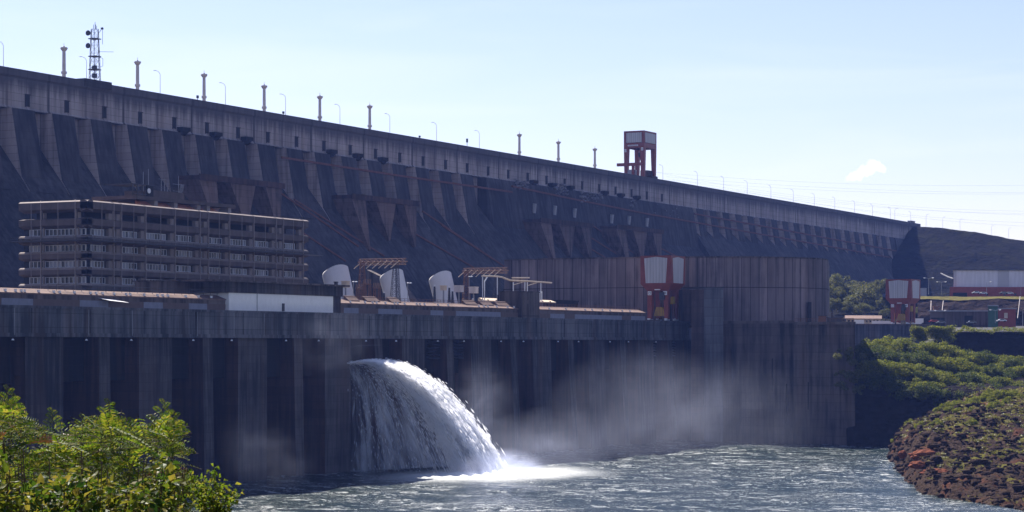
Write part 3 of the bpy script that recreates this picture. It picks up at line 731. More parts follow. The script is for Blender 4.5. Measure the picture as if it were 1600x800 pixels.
# railings behind the coping
def railing(name, parent, org, pts, h, step, mat, r=.06):
    m = MB()
    for a, b in zip(pts[:-1], pts[1:]):
        a = Vector(a); b = Vector(b); n = max(1, int((b - a).length / step))
        for j in range(n + 1):
            p = a.lerp(b, j / n); m.tube(p, p + Vector((0, 0, h)), r, n=4, cap=False)
        for hh in (h, h * .55): m.tube(a + Vector((0, 0, hh)), b + Vector((0, 0, hh)), r, n=4, cap=False)
    return rel(m, org).build(name, mat, parent)
railing('railing', ph, P0, [(U(75, 336), 336, TOPW + 1), (U(350, 336), 336, TOPW + 1)], 1.6, 3, M['steel_dark'])
railing('railing', ph, P0, [(U(535, 337), 337, TOPW + 1), (U(1000, 337), 337, TOPW + 1)], 1.3, 2.2, M['rust'])
# orange-brown crates of guard boards along the deck edge
for a, b in ((543, 560), (572, 592), (610, 625), (727, 745), (753, 770), (777, 795)):
    u0, u1 = U(a, 336), U(b, 336); m = MB()
    m.prism_x([(335.6, TOPW + 1.2), (337.4, TOPW + 2.6), (337.4, TOPW + .6), (335.6, TOPW + .6)], u0, u1)
    rel(m, P0).build('guard_board', M['coping'], ph)

# ------------------------------------------------------------------ white deck building left of the penstocks
wb = tag(empty('deck_building', (510, 338, 47)), 'low white walled building with a wide dark flat roof on the powerhouse deck', 'building'); W0 = Vector(wb.location)
ua, ub = U(357, 333), U(520, 333)
m = MB(); m.box(ua, ub, 332.9, 345, DECK + .1, 49.3); rel(m, W0).build('wall', M['white'], wb)
for px in (402,):
    u = U(px, 332.8); m = MB().box(u - .06, u + .06, 332.8, 332.9, DECK + .1, 49.3); rel(m, W0).build('joint', M['steel_dark'], wb)
u = U(443, 332.7); m = MB().box(u - .45, u + .45, 332.6, 332.9, DECK + .3, 46.9); rel(m, W0).build('door', M['steel_dark'], wb)
m = MB(); m.box(U(354, 332.5), U(534, 333), 332.6, 348, 49.3, 52.1); rel(m, W0).build('fascia', M['deckwall2'] if 'deckwall2' in M else M['ph_pier'], wb)
m = MB(); m.box(U(338, 331), U(546, 331), 330.8, 349, 52.1, 52.55); rel(m, W0).build('roof', M['block'], wb)
m = MB(); m.box(ub + .01, U(534, 333), 333.3, 345, DECK + .1, 49.3); rel(m, W0).build('side_wall', M['ph_pier'], wb)
an = tag(empty('annex', (480, 338, 47)), 'plain brown concrete annex at the left end of the white walled building', 'building')
m = MB(); m.box(U(250, 344), U(372, 344), 344, 352, DECK, 52.0); rel(m, an.location).build('wall', M['deckwall'], an)
m = MB(); m.box(U(250, 343.6), U(374, 343.6), 343.6, 352.4, 52.0, 52.3); rel(m, an.location).build('roof', M['block'], an)

# ------------------------------------------------------------------ office block
VO = 370.0; OT = 74.0
of = tag(empty('office_building', (525, 382, 48)), 'five storey concrete office block with bands of small windows below the dam', 'building'); O0 = Vector(of.location)
ou0, ou1, OD = 473.0, 581.0, 23.0
m = MB(); m.box(ou0 + 2.2, ou1 - 2.2, VO + 2.2, VO + OD, 45, 69.2); m.box(ou0 + 5, ou1 - 5, VO + 5, VO + OD - 2, 69.2, 73); rel(m, O0).build('core', M['dark'], of)
colpx = [134, 178, 190, 228, 274, 313, 326, 359, 397, 432, 443, 474]
colu = [U(x, VO) for x in colpx]
rowz = [52.9, 57.15, 61.4, 65.65]
def tx_front(p): return p
def side_mat(u0, v0, ang):            # local x along wall, local y outward (-), z up
    c, s = math.cos(ang), math.sin(ang)
    return lambda p: (u0 + p[0] * c - p[1] * s, v0 + p[0] * s + p[1] * c, p[2])
def xf(m, T): m.v = [T(p) for p in m.v]; return m
def facade(T, length, cols, brk, seed, ch=1.6):
    """cols: positions of vertical ribs along the wall; local y = 0 is the outer plane"""
    rnd = random.Random(seed)
    edges = [0.0 + ch] + cols + [length - ch]
    # spandrels: upright slab with sloping sill and sloping soffit, ends cut back
    zs = [46.5] + [z + .0 for z in rowz]
    for i in range(len(rowz)):
        zt = rowz[i] - .92; zb = (rowz[i - 1] + .92) if i else 47.2
        m = MB(); prof = [(2.0, zb), (.12, zb + .45), (0, zb + .6), (0, zt - .45), (.3, zt - .15), (2.0, zt)]
        m.prism_x(prof, 0 + (0 if i else 2), length - (0 if i else 2)); rel(xf(m, T), O0).build('spandrel', M['office'], of)
        m = MB(); m.prism_x([(-.04, zt - .52), (.3, zt - .1), (.9, zt + .04), (.9, zt - .1), (-.04, zt - .6)], 0, length); rel(xf(m, T), O0).build('sill', M['office_edge'], of)
    m = MB(); m.prism_x([(2.0, 66.6), (.1, 67.3), (0, 67.4), (0, 69.0), (2.0, 69.35)], 0, length); rel(xf(m, T), O0).build('spandrel', M['office'], of)
    m = MB(); m.prism_x([(2.4, 70.9), (.1, 71.6), (0, 71.7), (0, OT - .4), (.9, OT), (2.4, OT)], 0, length); rel(xf(m, T), O0).build('roof_fascia', M['office'], of)
    m = MB(); m.prism_x([(-.04, OT - .42), (.5, OT - .12), (.6, OT - .12), (.6, OT - .2), (-.04, OT - .5)], 0, length); rel(xf(m, T), O0).build('roof_edge', M['office_edge'], of)  # pale sloped strip added as a sunlit highlight along the roof
    for c in cols:
        m = MB(); hw = .75 if brk else .15; m.mat(0).box(c - hw, c + hw, 1.15, 2.3, 46, 70.9); m.mat(1).box(c - .10, c + .10, -.12, .5, 47.5, OT - .5); m.tube((c, -.12, OT - .5), (c - .8, .95, OT + .15), .10)
        rel(xf(m, T), O0).build('column', [M['office_light'], M['office_edge']], of)
    for a_, b_ in zip([1.0] + cols, cols + [length - 1.0]):      # hairline joints between the spandrel panels
        if b_ - a_ > 5: m = MB(); x_ = (a_ + b_) / 2; m.box(x_ - .06, x_ + .06, -.05, .1, 48, 63); m.box(x_ - .06, x_ + .06, -.05, .1, 63.5, OT - .6); rel(xf(m, T), O0).build('panel_joint', M['office_edge'], of)
    # windows
    sp = []
    if brk: sp = [(a + .95, b - .95) for a, b in zip([2.4] + cols, cols + [length - 2.0]) if b - a > 2.2]
    else: sp = [(2.4, length - 3.4), (length - 3.1, length - 1.9)]
    for z in rowz:
        for a, b in sp:
            w_ = b - a
            narrow = w_ < 3.2
            if brk and not narrow: a2 = a + .3; b2 = b - rnd.uniform(.6, 1.6)
            else: a2, b2 = a, b
            n = max(1, int(round((b2 - a2) / 1.3))); st = (b2 - a2) / n
            f = MB(); g = MB(); h = MB()
            f.box(a2 - .08, b2 + .08, 1.62, 1.9, z - .88, z - .76); f.box(a2 - .08, b2 + .08, 1.62, 1.9, z + .76, z + .88)
            for j in range(n + 1): x = a2 + j * st; f.box(x - .09, x + .09, 1.62, 1.9, z - .76, z + .76)
            for j in range(n):
                x = a2 + j * st; tgt = h if rnd.random() < .42 else g
                tgt.box(x + .10, x + st - .10, 1.80, 1.84, z - .75, z + .75)
            fo = rel(xf(f, T), O0).build('window', M['frame_white'], of)
            if g.v: rel(xf(g, T), O0).build('pane', M['glass_dark'], fo)
            if h.v: rel(xf(h, T), O0).build('blind', M['shade_pane'], fo)
facade(side_mat(ou0, VO, 0), ou1 - ou0, [c - ou0 for c in colu[1:]], True, 1)
facade(side_mat(ou0, VO + OD, R(-90)), OD, [7.5, 19.0], False, 2)
m = MB(); m.box(ou0 + 1, ou1 - 1, VO + 1.5, VO + OD - 1, 73.0, 73.9); rel(m, O0).build('roof', M['coping'], of)
# maintenance walkway round the third floor
m = MB(); m.box(ou0 - 3.5, ou1 + 4.5, VO - 2.6, VO + .3, 63.1, 63.35); m.box(ou0 - 3.5, ou0 + .3, VO + .3, VO + OD, 63.1, 63.35); rel(m, O0).build('walkway', M['steel_dark'], of)
railing('railing', of, O0, [(ou0 - 3.4, VO + OD, 63.35), (ou0 - 3.4, VO - 2.5, 63.35), (ou1 + 4.4, VO - 2.5, 63.35)], .9, 3.4, M['steel_dark'], .05)
m = MB(); m.box(ou0 - 4, ou0 + 42, VO - 2.2, VO + .2, 50.0, 50.3); rel(m, O0).build('canopy', M['steel_dark'], of)
# roof penthouse: flat slab over sunlit red sheets, plant room with round sign
s0, s1 = U(212, 373), U(368, 373)
m = MB(); m.box(s0, s1, 373, 388, 75.7, 76.7); rel(m, O0).build('penthouse_roof', M['office'], of)
for a, b in ((222, 244), (246, 271), (277, 306), (316, 323), (328, 341)):
    u0, u1 = U(a, 374), U(b, 374); m = MB(); m.prism_x([(373.6, 74.1), (376.4, 75.68), (376.4, 73.8), (373.6, 73.8)], u0, u1); rel(m, O0).build('roof_sheet', M['redroof'], of)
for a in (243, 274, 310, 325, 358):
    u0 = U(a, 373.5); m = MB().box(u0 - .8, u0 + .8, 373.3, 376, 73.9, 75.7); rel(m, O0).build('penthouse_post', M['office_light'], of)
p1 = U(288, 380)
m = MB(); m.box(U(239, 380), p1, 380, 390, 76.7, 79.4); rel(m, O0).build('plant_room', M['office'], of)
m = MB()
q0, q1 = U(208, 379), U(238, 379)
for u in np.linspace(q0, q1, 5): m.box(u - .12, u + .12, 379, 379.3, 76.7, 80.6)
for z in (77.1, 77.8, 80.5): m.box(q0, q1, 378.9, 379.0, z - .08, z + .08)
m.box(q0, q1, 379.3, 389, 80.5, 80.7); rel(m, O0).build('plant_screen', M['steel_dark'], of)
m = MB(); m.box(U(229, 379), U(238, 379), 378.6, 379.2, 76.9, 80.4); rel(m, O0).build('sign_board', M['dark'], of)
u = U(233.5, 378.4); m = MB(); m.tube((u, 378.45, 78.9), (u, 378.6, 78.9), .72, n=20); rel(m, O0).build('round_dish', M['white'], of)
m = MB()
for px, t in ((224, 84.5), (232, 85.5), (252, 83), (257, 83.5), (279, 84.5), (262, 82)):
    u = U(px, 382); m.tube((u, 382, 79), (u, 382, t), .08, n=4)
for px0, px1, z in ((248, 260, 83), (270, 288, 82), (270, 280, 80)): m.tube((U(px0, 382), 382, z), (U(px1, 382), 382, z), .06, n=4)
for j in range(4): m.tube((U(280 + j * 1.5, 381), 381, 79.4), (U(283 + j * 1.5, 381), 381, 82), .06, n=4)
rel(m, O0).build('roof_aerial', M['steel'], of)
railing('railing', of, O0, [(U(240, 379), 379.5, 79.4), (U(287, 379), 379.5, 79.4)], 1.2, 1.5, M['steel_dark'], .05)

# ------------------------------------------------------------------ penstocks
def rim_z(x, y, r_):
    q_ = (SA * x - CA * y) / r_; p_ = (CA * x + SA * y) / r_; return 1.5 * q_ - .8 * q_ * q_ - 1.1 * p_
PSL = [('leftmost white penstock, partly behind the dark roofed building', 541, 413, 49), ('middle white penstock, behind a lattice gantry leg', 628, 419, 46), ('rightmost white penstock with black bushings in front', 704, 422, 45)]
for lab, pxb, ytop, wpx in PSL:
    vb = 398.0; ub = U(pxb, vb); r_ = 4.15 if pxb < 600 else 3.9
    t = empty('penstock', (ub, vb, DECK)); tag(t, lab, 'penstock', 'white penstocks')
    ztop = Z(ytop + 8, depth(ub, vb + 8)); H = ztop - DECK
    ax = Vector((0, H * .26, H)); n = 40
    m = MB(); vs = []
    for (p, q_) in ((Vector((0, 0, 0)), 0), (ax, 1)):
        for i in range(n):
            a = 2 * math.pi * i / n
            x = r_ * math.cos(a); y = r_ * math.sin(a)
            z = 0 if q_ == 0 else rim_z(x, y, r_)
            vs.append((p.x + x, p.y + y * 1.08, p.z + z))
    K = 8; top = vs[n:]; vs += list(top); cc = Vector((.3, H * .26, H + .1))
    for k_ in range(1, K + 1):
        th = k_ / K * math.pi / 2
        for (x, y, z) in top: vs.append((cc.x + (x - cc.x) * math.cos(th), cc.y + (y - cc.y) * math.cos(th), z + (cc.z - z) * math.sin(th)))
    m.add(vs, [(r0 * n + i, r0 * n + (i + 1) % n, (r0 + 1) * n + (i + 1) % n, (r0 + 1) * n + i) for r0 in range(K + 2) if r0 != 1 for i in range(n)])
    m.build('pipe', M['penstock'], t, smooth=True)
    m = MB()
    for f_ in (.30,):
        c = ax * f_
        pts = [(c.x + (r_ + .12) * math.cos(2 * math.pi * i / n), c.y + (r_ + .12) * 1.08 * math.sin(2 * math.pi * i / n), c.z + rim_z(r_ * math.cos(2 * math.pi * i / n), r_ * math.sin(2 * math.pi * i / n), r_) * f_) for i in range(n + 1)]
        m.path(pts, .16, 4)
    m.build('stiffener_ring', M['steel'], t)
    # concrete saddle running up behind it
m = MB(); wallw = tag(empty('wing_wall', (U(665, 402), 402, DECK)), 'sloping concrete fin between the middle and right penstocks', 'wall')
m.hexa([(0, 0, 0), (6, 0, 0), (6, 25, 0), (0, 25, 0)], [(0, 9, 12), (3, 9, 12), (3, 25, 19), (0, 25, 19)]); m.build('fin', M['block'], wallw)

# ------------------------------------------------------------------ lattice line gantries and bushings on the deck
def lattice(m, a, b, wa, wb, seg, r=.12):
    a = Vector(a); b = Vector(b); d = (b - a).normalized(); s1 = d.orthogonal().normalized(); s2 = d.cross(s1)
    def ring(t): w_ = (wa + (wb - wa) * t) / 2; c = a.lerp(b, t); return [c + s1 * w_ + s2 * w_, c - s1 * w_ + s2 * w_, c - s1 * w_ - s2 * w_, c + s1 * w_ - s2 * w_]
    prev = ring(0)
    for i in range(1, seg + 1):
        cur = ring(i / seg)
        for j in range(4):
            m.tube(prev[j], cur[j], r, n=3, cap=False); m.tube(prev[j], cur[(j + 1) % 4], r * .6, n=3, cap=False); m.tube(prev[(j + 1) % 4], cur[j], r * .6, n=3, cap=False); m.tube(cur[j], cur[(j + 1) % 4], r * .6, n=3, cap=False)
        prev = cur
def line_gantry(px, ytop, pxl, pxr, lab, leg2):
    v = 380.0; u = U(px, v); zt = Z(ytop, depth(u, v)); t = empty('line_gantry', (u, v, DECK)); tag(t, lab, 'line gantry')
    h = zt - DECK; cu = 5.2
    m = MB(); lattice(m, (-.4, 0, 0), (0, 0, h - 1), 3.4, 1.0, 9, .085); lattice(m, (2.6, 0, 0), (1.4, 0, h - 1), 1.6, .9, 9, .07); m.build('lattice_leg', M['steel_dark'], t)
    m = MB(); lattice(m, (leg2, 11, 0), (leg2, 11, h), 3.4, 1.2, 9); m.build('lattice_leg', M['rust'], t)
    m = MB(); lattice(m, (-1, -5, h), (-1 + leg2 * .2, 13, h), 1.5, 1.5, 9, .08); m.build('crossarm', M['rust'], t)
    for j in range(7):
        y = -2.5 + j * 2.4; m = MB(); m.tube((-1.2, y, h + .4), (-2.6, y + 2.6, h - 2.2), .16, .16, 5); m.build('insulator_string', M['cream'], t)
    return t
line_gantry(617, 409, 0, 0, 'lattice gantry with a leg in front of the middle penstock', -3)
line_gantry(776, 423, 0, 0, 'lattice gantry right of the rightmost penstock, behind pale pipe frame', -3)
def bushing(px, ytop, v, dark, lab):
    u = U(px, v); h = Z(ytop, depth(u, v)) - TOPW; t = empty('bushing', (u, v, TOPW)); tag(t, lab, 'insulator')
    MB().tube((0, 0, 0), (0, 0, h * .32), .55, .5, 8).build('pedestal', M['steel'], t)
    m = MB(); n = 12
    for j in range(n):
        z0 = h * (.32 + .62 * j / n); rr = .62 - .28 * j / n; m.tube((0, 0, z0), (0, 0, z0 + h * .62 / n), rr, rr * .72, 8)
    m.build('insulator', M['steel_dark'] if dark else M['cream'], t)
    MB().tube((0, 0, h * .93), (0, 0, h), .3, .3, 8).build('cap', M['white'], t)
bushing(679, 445, 352, True, 'tall black bushing at the left edge of the right penstock')
bushing(702, 447, 352, True, 'black bushing in front of the right half of the right penstock')
bushing(707, 453, 354, True, 'thin shorter black bushing at the right edge of the right penstock')
bushing(600, 456, 366, True, 'short black bushing left of the middle penstock')
bushing(739, 466, 352, False, 'small pale bushing right of the right penstock')
def eq_post(px, ytop, v, lab, bw=.9, bh=3.0, mat='cream'):
    u = U(px, v); h = Z(ytop, depth(u, v)) - TOPW; t = empty('equipment_post', (u, v, TOPW)); tag(t, lab, 'post')
    MB().tube((0, 0, 0), (0, 0, h - bh), .28, .24, 8).build('post', M['steel'], t)
    m = MB(); m.box(-bw, bw, -bw, bw, h - bh, h); m.box(-bw - .15, bw + .15, -bw - .15, bw + .15, h - .25, h - .05); m.build('cabinet', M[mat], t)
eq_post(693, 446, 352, 'pale equipment post before the middle of the right penstock', .8, 1.6)
eq_post(717, 446, 356, 'pale cabinet on a post just right of the right penstock', 1.2, 2.2, 'col_pole')
eq_post(740, 448, 356, 'pale cabinet on a post farther right of the right penstock', 1.2, 2.2, 'col_pole')
eq_post(540, 439, 350, 'pale cabinet on a post before the left penstock', .9, 2.0)
eq_post(525, 440, 350, 'small dark cabinet left of the post before the left penstock', .4, 1.0, 'steel_dark')
def deck_lamp(px, ytop, v, lab):
    u = U(px, v); h = Z(ytop, depth(u, v)) - TOPW; t = empty('lamp_post', (u, v, TOPW)); tag(t, lab, 'lamp post')
    MB().tube((0, 0, 0), (0, 0, h), .1, .08, 6).build('pole', M['steel'], t)
    for sg in (-1, 1):
        m = MB(); m.tube((0, 0, h), (sg * 1.1, -.5, h + .1), .05, n=4); m.hexa([(sg * .8 - .2, -.8, h - .1), (sg * .8 + .6, -.8, h - .1), (sg * .8 + .6, -.2, h - .1), (sg * .8 - .2, -.2, h - .1)], [(sg * .8, -.7, h + .15), (sg * .8 + .5, -.7, h + .15), (sg * .8 + .5, -.3, h + .15), (sg * .8, -.3, h + .15)]); m.build('lamp_head', M['white'], t)
deck_lamp(552, 440, 349, 'white deck lamp right of the left penstock')
deck_lamp(637, 442, 349, 'white deck lamp at the right edge of the middle penstock')
deck_lamp(733, 432, 372, 'slim pole lamp left of the right lattice gantry')
# brown switchgear thicket between the left penstocks
for i, (px, yt, lab) in enumerate(((562, 452, 'rusty switch frame nearest the left penstock'), (574, 444, 'taller rusty switch frame between the left and middle penstocks'), (589, 450, 'rusty switch frame close to the middle penstock'))):
    v = 362; u = U(px, v); h = Z(yt, depth(u, v)) - TOPW; t = empty('switch_frame', (u, v, TOPW)); tag(t, lab, 'switch frame')
    m = MB(); lattice(m, (-1.5, 0, 0), (-1.5, 0, h), 1, .6, 5, .09); lattice(m, (1.5, 0, 0), (1.5, 0, h), 1, .6, 5, .09); m.build('frame', M['rust'], t)
    m = MB()
    for j in range(5): m.tube((-2 + j, .2, h), (-2 + j + .5, .2, h + 1.6), .1, .1, 5)
    m.box(-2.2, 2.2, -.2, .2, h - .15, h + .1); m.build('crossarm', M['rust'], t)
# pale pipe frame (busbars) right of the gantry
bb = tag(empty('busbar_frame', (U(800, 350), 350, TOPW)), 'pale white pipe frame stepping down to the right behind the dark hut', 'pipe frame'); B0 = Vector(bb.location)
def q3(px, py, v=350): u = U(px, v); return (u, v, Z(py, depth(u, v)))
m = MB()
m.path([q3(753, 431), q3(778, 432), q3(784, 433), q3(797, 438), q3(821, 439), q3(862, 442)], .28, 6)
m.path([q3(800, 434), q3(827, 434)], .22, 6); m.path([q3(802, 445), q3(820, 440)], .14, 5); m.path([q3(825, 446), q3(842, 441)], .14, 5)
rel(m, B0).build('busbar', M['cream'], bb)
m = MB()
for a, b in (((757, 440), (757, 455)), ((754, 431), (754, 450)), ((762, 432), (757, 440)), ((777, 432), (777, 450)), ((802, 441), (802, 455)), ((820, 440), (820, 452)), ((824, 441), (824, 455)), ((845, 442), (845, 458))):
    m.tube(q3(*a), q3(*b), .2, n=5)
for x in (801, 845): 
    for dx in (-1.4, 1.4): m.tube(q3(x + dx, 455), q3(x + dx, 471), .22, n=5)
for x in (754, 757, 777, 820, 824): m.tube(q3(x, 450), (q3(x, 450)[0], 350, TOPW), .16, n=5)
rel(m, B0).build('support', M['white'], bb)
for a, b, y0, y1, lab in ((757, 814, 465, 470.5, 'cream guard wall left of the dark hut on the deck'), (843, 869, 468, 472.5, 'short cream guard wall right of the dark hut on the deck')):
    v = 352; u0, u1 = U(a, v), U(b, v); d = depth(u0, v); zt = Z(y0, d); zb = Z(y1, d); t = tag(empty('guard_wall', (u0, v, zb)), lab, 'guard wall')
    m = MB(); m.prism_x([(0, 0), (0, .3), (2.2, zt - zb), (2.5, zt - zb), (2.5, 0)], 0, u1 - u0)
    m.build('board', M['cream'], t)
    m = MB(); 
    for j in range(int((u1 - u0) / 3)): m.tube((j * 3 + .5, 1, -3), (j * 3 + .5, 1, 0), .15, n=5)
    for j in range(int((u1 - u0) / 6)): m.box(j * 6 + 2.6, j * 6 + 2.85, -.1, .4, 0, .6)
    m.build('post', M['rust'], t)
hut = tag(empty('deck_hut', (U(829, 333), 334, DECK)), 'square dark brown concrete hut standing at the deck edge', 'hut'); H0 = Vector(hut.location)
u0, u1 = U(815, 332.6), U(843, 332.6); m = MB(); m.box(u0, u1, 332.6, 341, DECK, 53.0); rel(m, H0).build('wall', M['deckwall'], hut)
m = MB(); m.box(u0 - .2, u1 + .2, 332.4, 341.2, 53.0, 53.35); rel(m, H0).build('roof', M['block'], hut)
m = MB(); a = U(824, 332.5); m.box(a, a + .9, 332.5, 332.6, 49.3, 50.4); rel(m, H0).build('window', M['panel_brown'], hut)
m = MB(); a = U(802, 340); m.box(a, U(815, 340), 340, 346, 49, 52.4); rel(m, H0).build('side_room', M['ph_deep'], hut)
o = MB(); a = U(868, 356); b = U(903, 356); o.box(0, b - a, 0, 5, 0, Z(471, depth(a, 356)) - DECK - .6); o.box(-.3, b - a + .3, -.3, 5.3, Z(471, depth(a, 356)) - DECK - .6, Z(471, depth(a, 356)) - DECK)
o = o.build('tank', M['panel_blue'] if False else M['ph_deep'], None, loc=(a, 356, DECK + .6)); tag(o, 'low dark tank on the deck right of the hut', 'tank')
for i, (px, lab) in enumerate(((180, 'white slanted awning hanging on the parapet below the office block'),)):
    a = U(154, 333.4); b = U(193, 333.4); m = MB(); m.hexa([(a + 2, 331.6, 46.3), (b, 331.6, 45.9), (b, 331.7, 45.9), (a + 2, 331.7, 46.3)], [(a, 333.6, 46.9), (b - 3, 333.6, 46.6), (b - 3, 333.7, 46.6), (a, 333.7, 46.9)])
    o = m.build('awning', M['white']); tag(o, lab, 'awning')

# ------------------------------------------------------------------ erection hall at the end of the powerhouse
hall = tag(empty('hall', (*uv(1100, 850), DECK)), 'tall blank hall with a curved board-marked concrete wall at the powerhouse end', 'building'); A0 = Vector(hall.location)
arc = [(788, 894), (820, 886), (880, 877), (960, 869), (1040, 863), (1110, 860), (1180, 861), (1240, 867), (1275, 876), (1292, 886), (1295, 905)]
poly = [uv(x, d) for x, d in arc] + [uv(1296, 960), uv(788, 960)]
HT = 69.3
m = MB(); m.prism_z(poly[::-1], 43.0, HT); rel(m, A0).build('curved_wall', M['hall'], hall)
rim = [(x, d - .5) for x, d in arc]
m = MB()
for (x0, d0), (x1, d1) in zip(rim[:-1], rim[1:]):
    a = uv(x0, d0); b = uv(x1, d1); a2 = uv(x0, d0 + 1.2); b2 = uv(x1, d1 + 1.2)
    m.hexa([(*a, HT), (*b, HT), (*b2, HT), (*a2, HT)], [(*a, HT + .5), (*b, HT + .5), (*b2, HT + .5), (*a2, HT + .5)])
rel(m, A0).build('roof_edge', M['block'], hall)
m = MB()
for (x0, d0), (x1, d1) in zip(arc[:-1], arc[1:]):      # horizontal joint two thirds up
    m.tube((*uv(x0, d0 - .05), 57.9), (*uv(x1, d1 - .05), 57.9), .16, n=4)
rel(m, A0).build('joint_strip', M['ph_deep'], hall)
def pbox(m, xa, xb, da, db, z0, z1, back=25):
    a = uv(xa, da); b = uv(xb, db); c = uv(xb, db + back); d = uv(xa, da + back); return m.prism_z([a, b, c, d][::-1], z0, z1)
lb = tag(empty('river_block', (*uv(1200, 815), 0)), 'massive stained concrete block below the curved hall, dropping to the river', 'block'); L0 = Vector(lb.location)
m = MB(); pbox(m, 1128, 1241, 829, 812, -5, 44.2, 40); rel(m, L0).build('river_wall', M['block'], lb)
m = MB(); pbox(m, 1240, 1336, 806, 796, -5, 43.6, 60); rel(m, L0).build('wing_wall', M['block'], lb)
m = MB(); pbox(m, 1129, 1241, 828.2, 811.2, 43.6, 44.6, 2); pbox(m, 1239.5, 1337, 805.2, 795.2, 43.0, 44.0, 2); rel(m, L0).build('coping', M['deckwall'], lb)
m = MB(); pbox(m, 1100, 1130, 824, 822, -5, 56.6, 20); rel(m, L0).build('stair_tower', M['ph_band'], lb)
m = MB(); pbox(m, 1080, 1101, 838, 836, -5, 56.4, 60); pbox(m, 1062, 1081, 857, 856, 44.0, 56.9, 4); rel(m, L0).build('tower_wall', M['hall2'] if 'hall2' in M else M['block2'] if 'block2' in M else M['platform'], lb)
m = MB(); pbox(m, 1064, 1131, 823.6 + 14, 821.6, 56.62, 57.1, 3); rel(m, L0).build('ledge', M['steel_dark'], lb)
for xa, xb, y0, y1 in ((1143, 1146, 545, 600), (1262, 1265, 597, 640), (1206, 1208, 560, 610), (1228, 1230, 600, 660)):
    m = MB(); d = np.interp((xa + xb) / 2, [1128, 1240, 1241, 1336], [829, 812, 806, 796]) - .15; pbox(m, xa, xb, d, d, Z(y1, d), Z(y0, d), .3); rel(m, L0).build('slot', M['dark'], lb)
for y in (530, 548, 567, 578, 597, 618, 640):
    m = MB(); m.tube((*uv(1131, 828.7), Z(y, 828)), (*uv(1238, 812.6), Z(y, 812)), .13, n=4); rel(m, L0).build('lift_line', M['ph_deep'], lb)
# doorway and yard clutter at the hall's right foot
m = MB(); pbox(m, 1262, 1268, 871, 873, 44, 52.5, 1); rel(m, A0).build('doorway', M['dark'], hall)
railing('railing', lb, L0, [(*uv(1242, 806), 44.0), (*uv(1334, 796.5), 44.0)], 1.2, 2.0, M['rust'], .06)
for xa, xb, yt, lab, mt in ((1279, 1291, 494, 'small brown hut at the right foot of the hall', 'rust'), (1292, 1316, 497, 'dark fenced cage of pipes right of the brown hut', 'steel_dark')):
    d = 815; t = tag(empty('yard_hut' if 'hut' in lab else 'pipe_cage', (*uv((xa + xb) / 2, d), 44)), lab, 'hut' if 'hut' in lab else 'cage')
    hh = Z(yt, d) - 44; T0 = Vector(t.location)
    if 'hut' in lab:
        m = MB(); pbox(m, xa, xb, d, d, 44, 44 + hh, 4); rel(m, T0).build('wall', M[mt], t); m = MB(); pbox(m, xa - 1, xb + 1, d - .4, d - .4, 44 + hh, 44.3 + hh, 5); rel(m, T0).build('roof', M['steel_dark'], t)
    else:
        m = MB()
        for j in range(14): x = xa + (xb - xa) * j / 13; m.tube((*uv(x, d), 44), (*uv(x + random.uniform(-.4, .4), d), 44 + hh * random.uniform(.7, 1.15)), .1, n=4)
        for zz in (.4, .9): m.tube((*uv(xa, d), 44 + hh * zz), (*uv(xb, d), 44 + hh * zz), .08, n=4)
        rel(m, T0).build('bars', M[mt], t)

# ------------------------------------------------------------------ right hand deck, cream building, far things
rw = tag(empty('far_deck', (*uv(1395, 1150), 40)), 'pale concrete deck wall carrying the far red crane at right', 'deck wall'); R0 = Vector(rw.location)
m = MB(); pbox(m, 1330, 1456, 1095, 1112, 25, 46.0, 60); rel(m, R0).build('wall', M['ph_band'], rw)
m = MB(); pbox(m, 1329, 1457, 1094.3, 1111.3, 45.4, 46.2, 2); rel(m, R0).build('coping', M['deckwall'], rw)
m = MB(); pbox(m, 1335, 1350, 1150, 1152, 46.7, 48.8, 1); pbox(m, 1362, 1397, 1152, 1158, 46.7, 48.2, 1); pbox(m, 1429, 1443, 1160, 1162, 46.7, 49.6, 1.2); rel(m, R0).build('parapet_panel', M['white'], rw)
cb = tag(empty('long_building', (*uv(1350, 1170), 47)), 'long low cream building with an orange roof left of the far crane', 'building'); T0 = Vector(cb.location)
m = MB(); pbox(m, 1322, 1376, 1165, 1172, 46.7, 49.6, 10); rel(m, T0).build('wall', M['cream'], cb)
a = uv(1320, 1163); b = uv(1378, 1170); c = uv(1378, 1184); d = uv(1320, 1177)
m = MB(); m.add([(*a, 49.6), (*b, 49.6), (*c, 51.4), (*d, 51.4), (*a, 49.4), (*b, 49.4), (*c, 49.4), (*d, 49.4)], [(0, 1, 2, 3), (4, 7, 6, 5), (0, 4, 5, 1), (1, 5, 6, 2), (2, 6, 7, 3), (3, 7, 4, 0)]); rel(m, T0).build('roof', M['coping'], cb)
for j in range(9):
    m = MB(); x = 1325 + j * 5.6; pbox(m, x, x + 3, 1164.9 + j * .7, 1165.2 + j * .7, 47.6, 48.8, .3); rel(m, T0).build('window', M['glass_dark'], cb)
wh = tag(empty('warehouse', (*uv(1560, 1200), 61.2)), 'long warehouse with pale upper cladding over a dark red base', 'warehouse'); T0 = Vector(wh.location)
m = MB(); pbox(m, 1490, 1780, 1240, 1250, 67.8, 77.2, 45); rel(m, T0).build('cladding', M['shed_panel'], wh)
m = MB(); pbox(m, 1484, 1790, 1236, 1246, 61.0, 67.9, 40); rel(m, T0).build('base_wall', M['brickred'], wh)
m = MB(); pbox(m, 1489, 1781, 1239, 1249, 77.2, 77.6, 47); rel(m, T0).build('roof', M['steel_dark'], wh)
m = MB(); pbox(m, 1489, 1511, 1235.7, 1236, 61.5, 64.7, .5); rel(m, T0).build('doorway', M['dark'], wh)
for x in (1541, 1568, 1585):
    m = MB(); pbox(m, x, x + 3, 1235.5 + (x - 1484) * .033, 1235.5 + (x - 1484) * .033, 63.2, 64.4, .3); rel(m, T0).build('window', M['glass_dark'], wh)
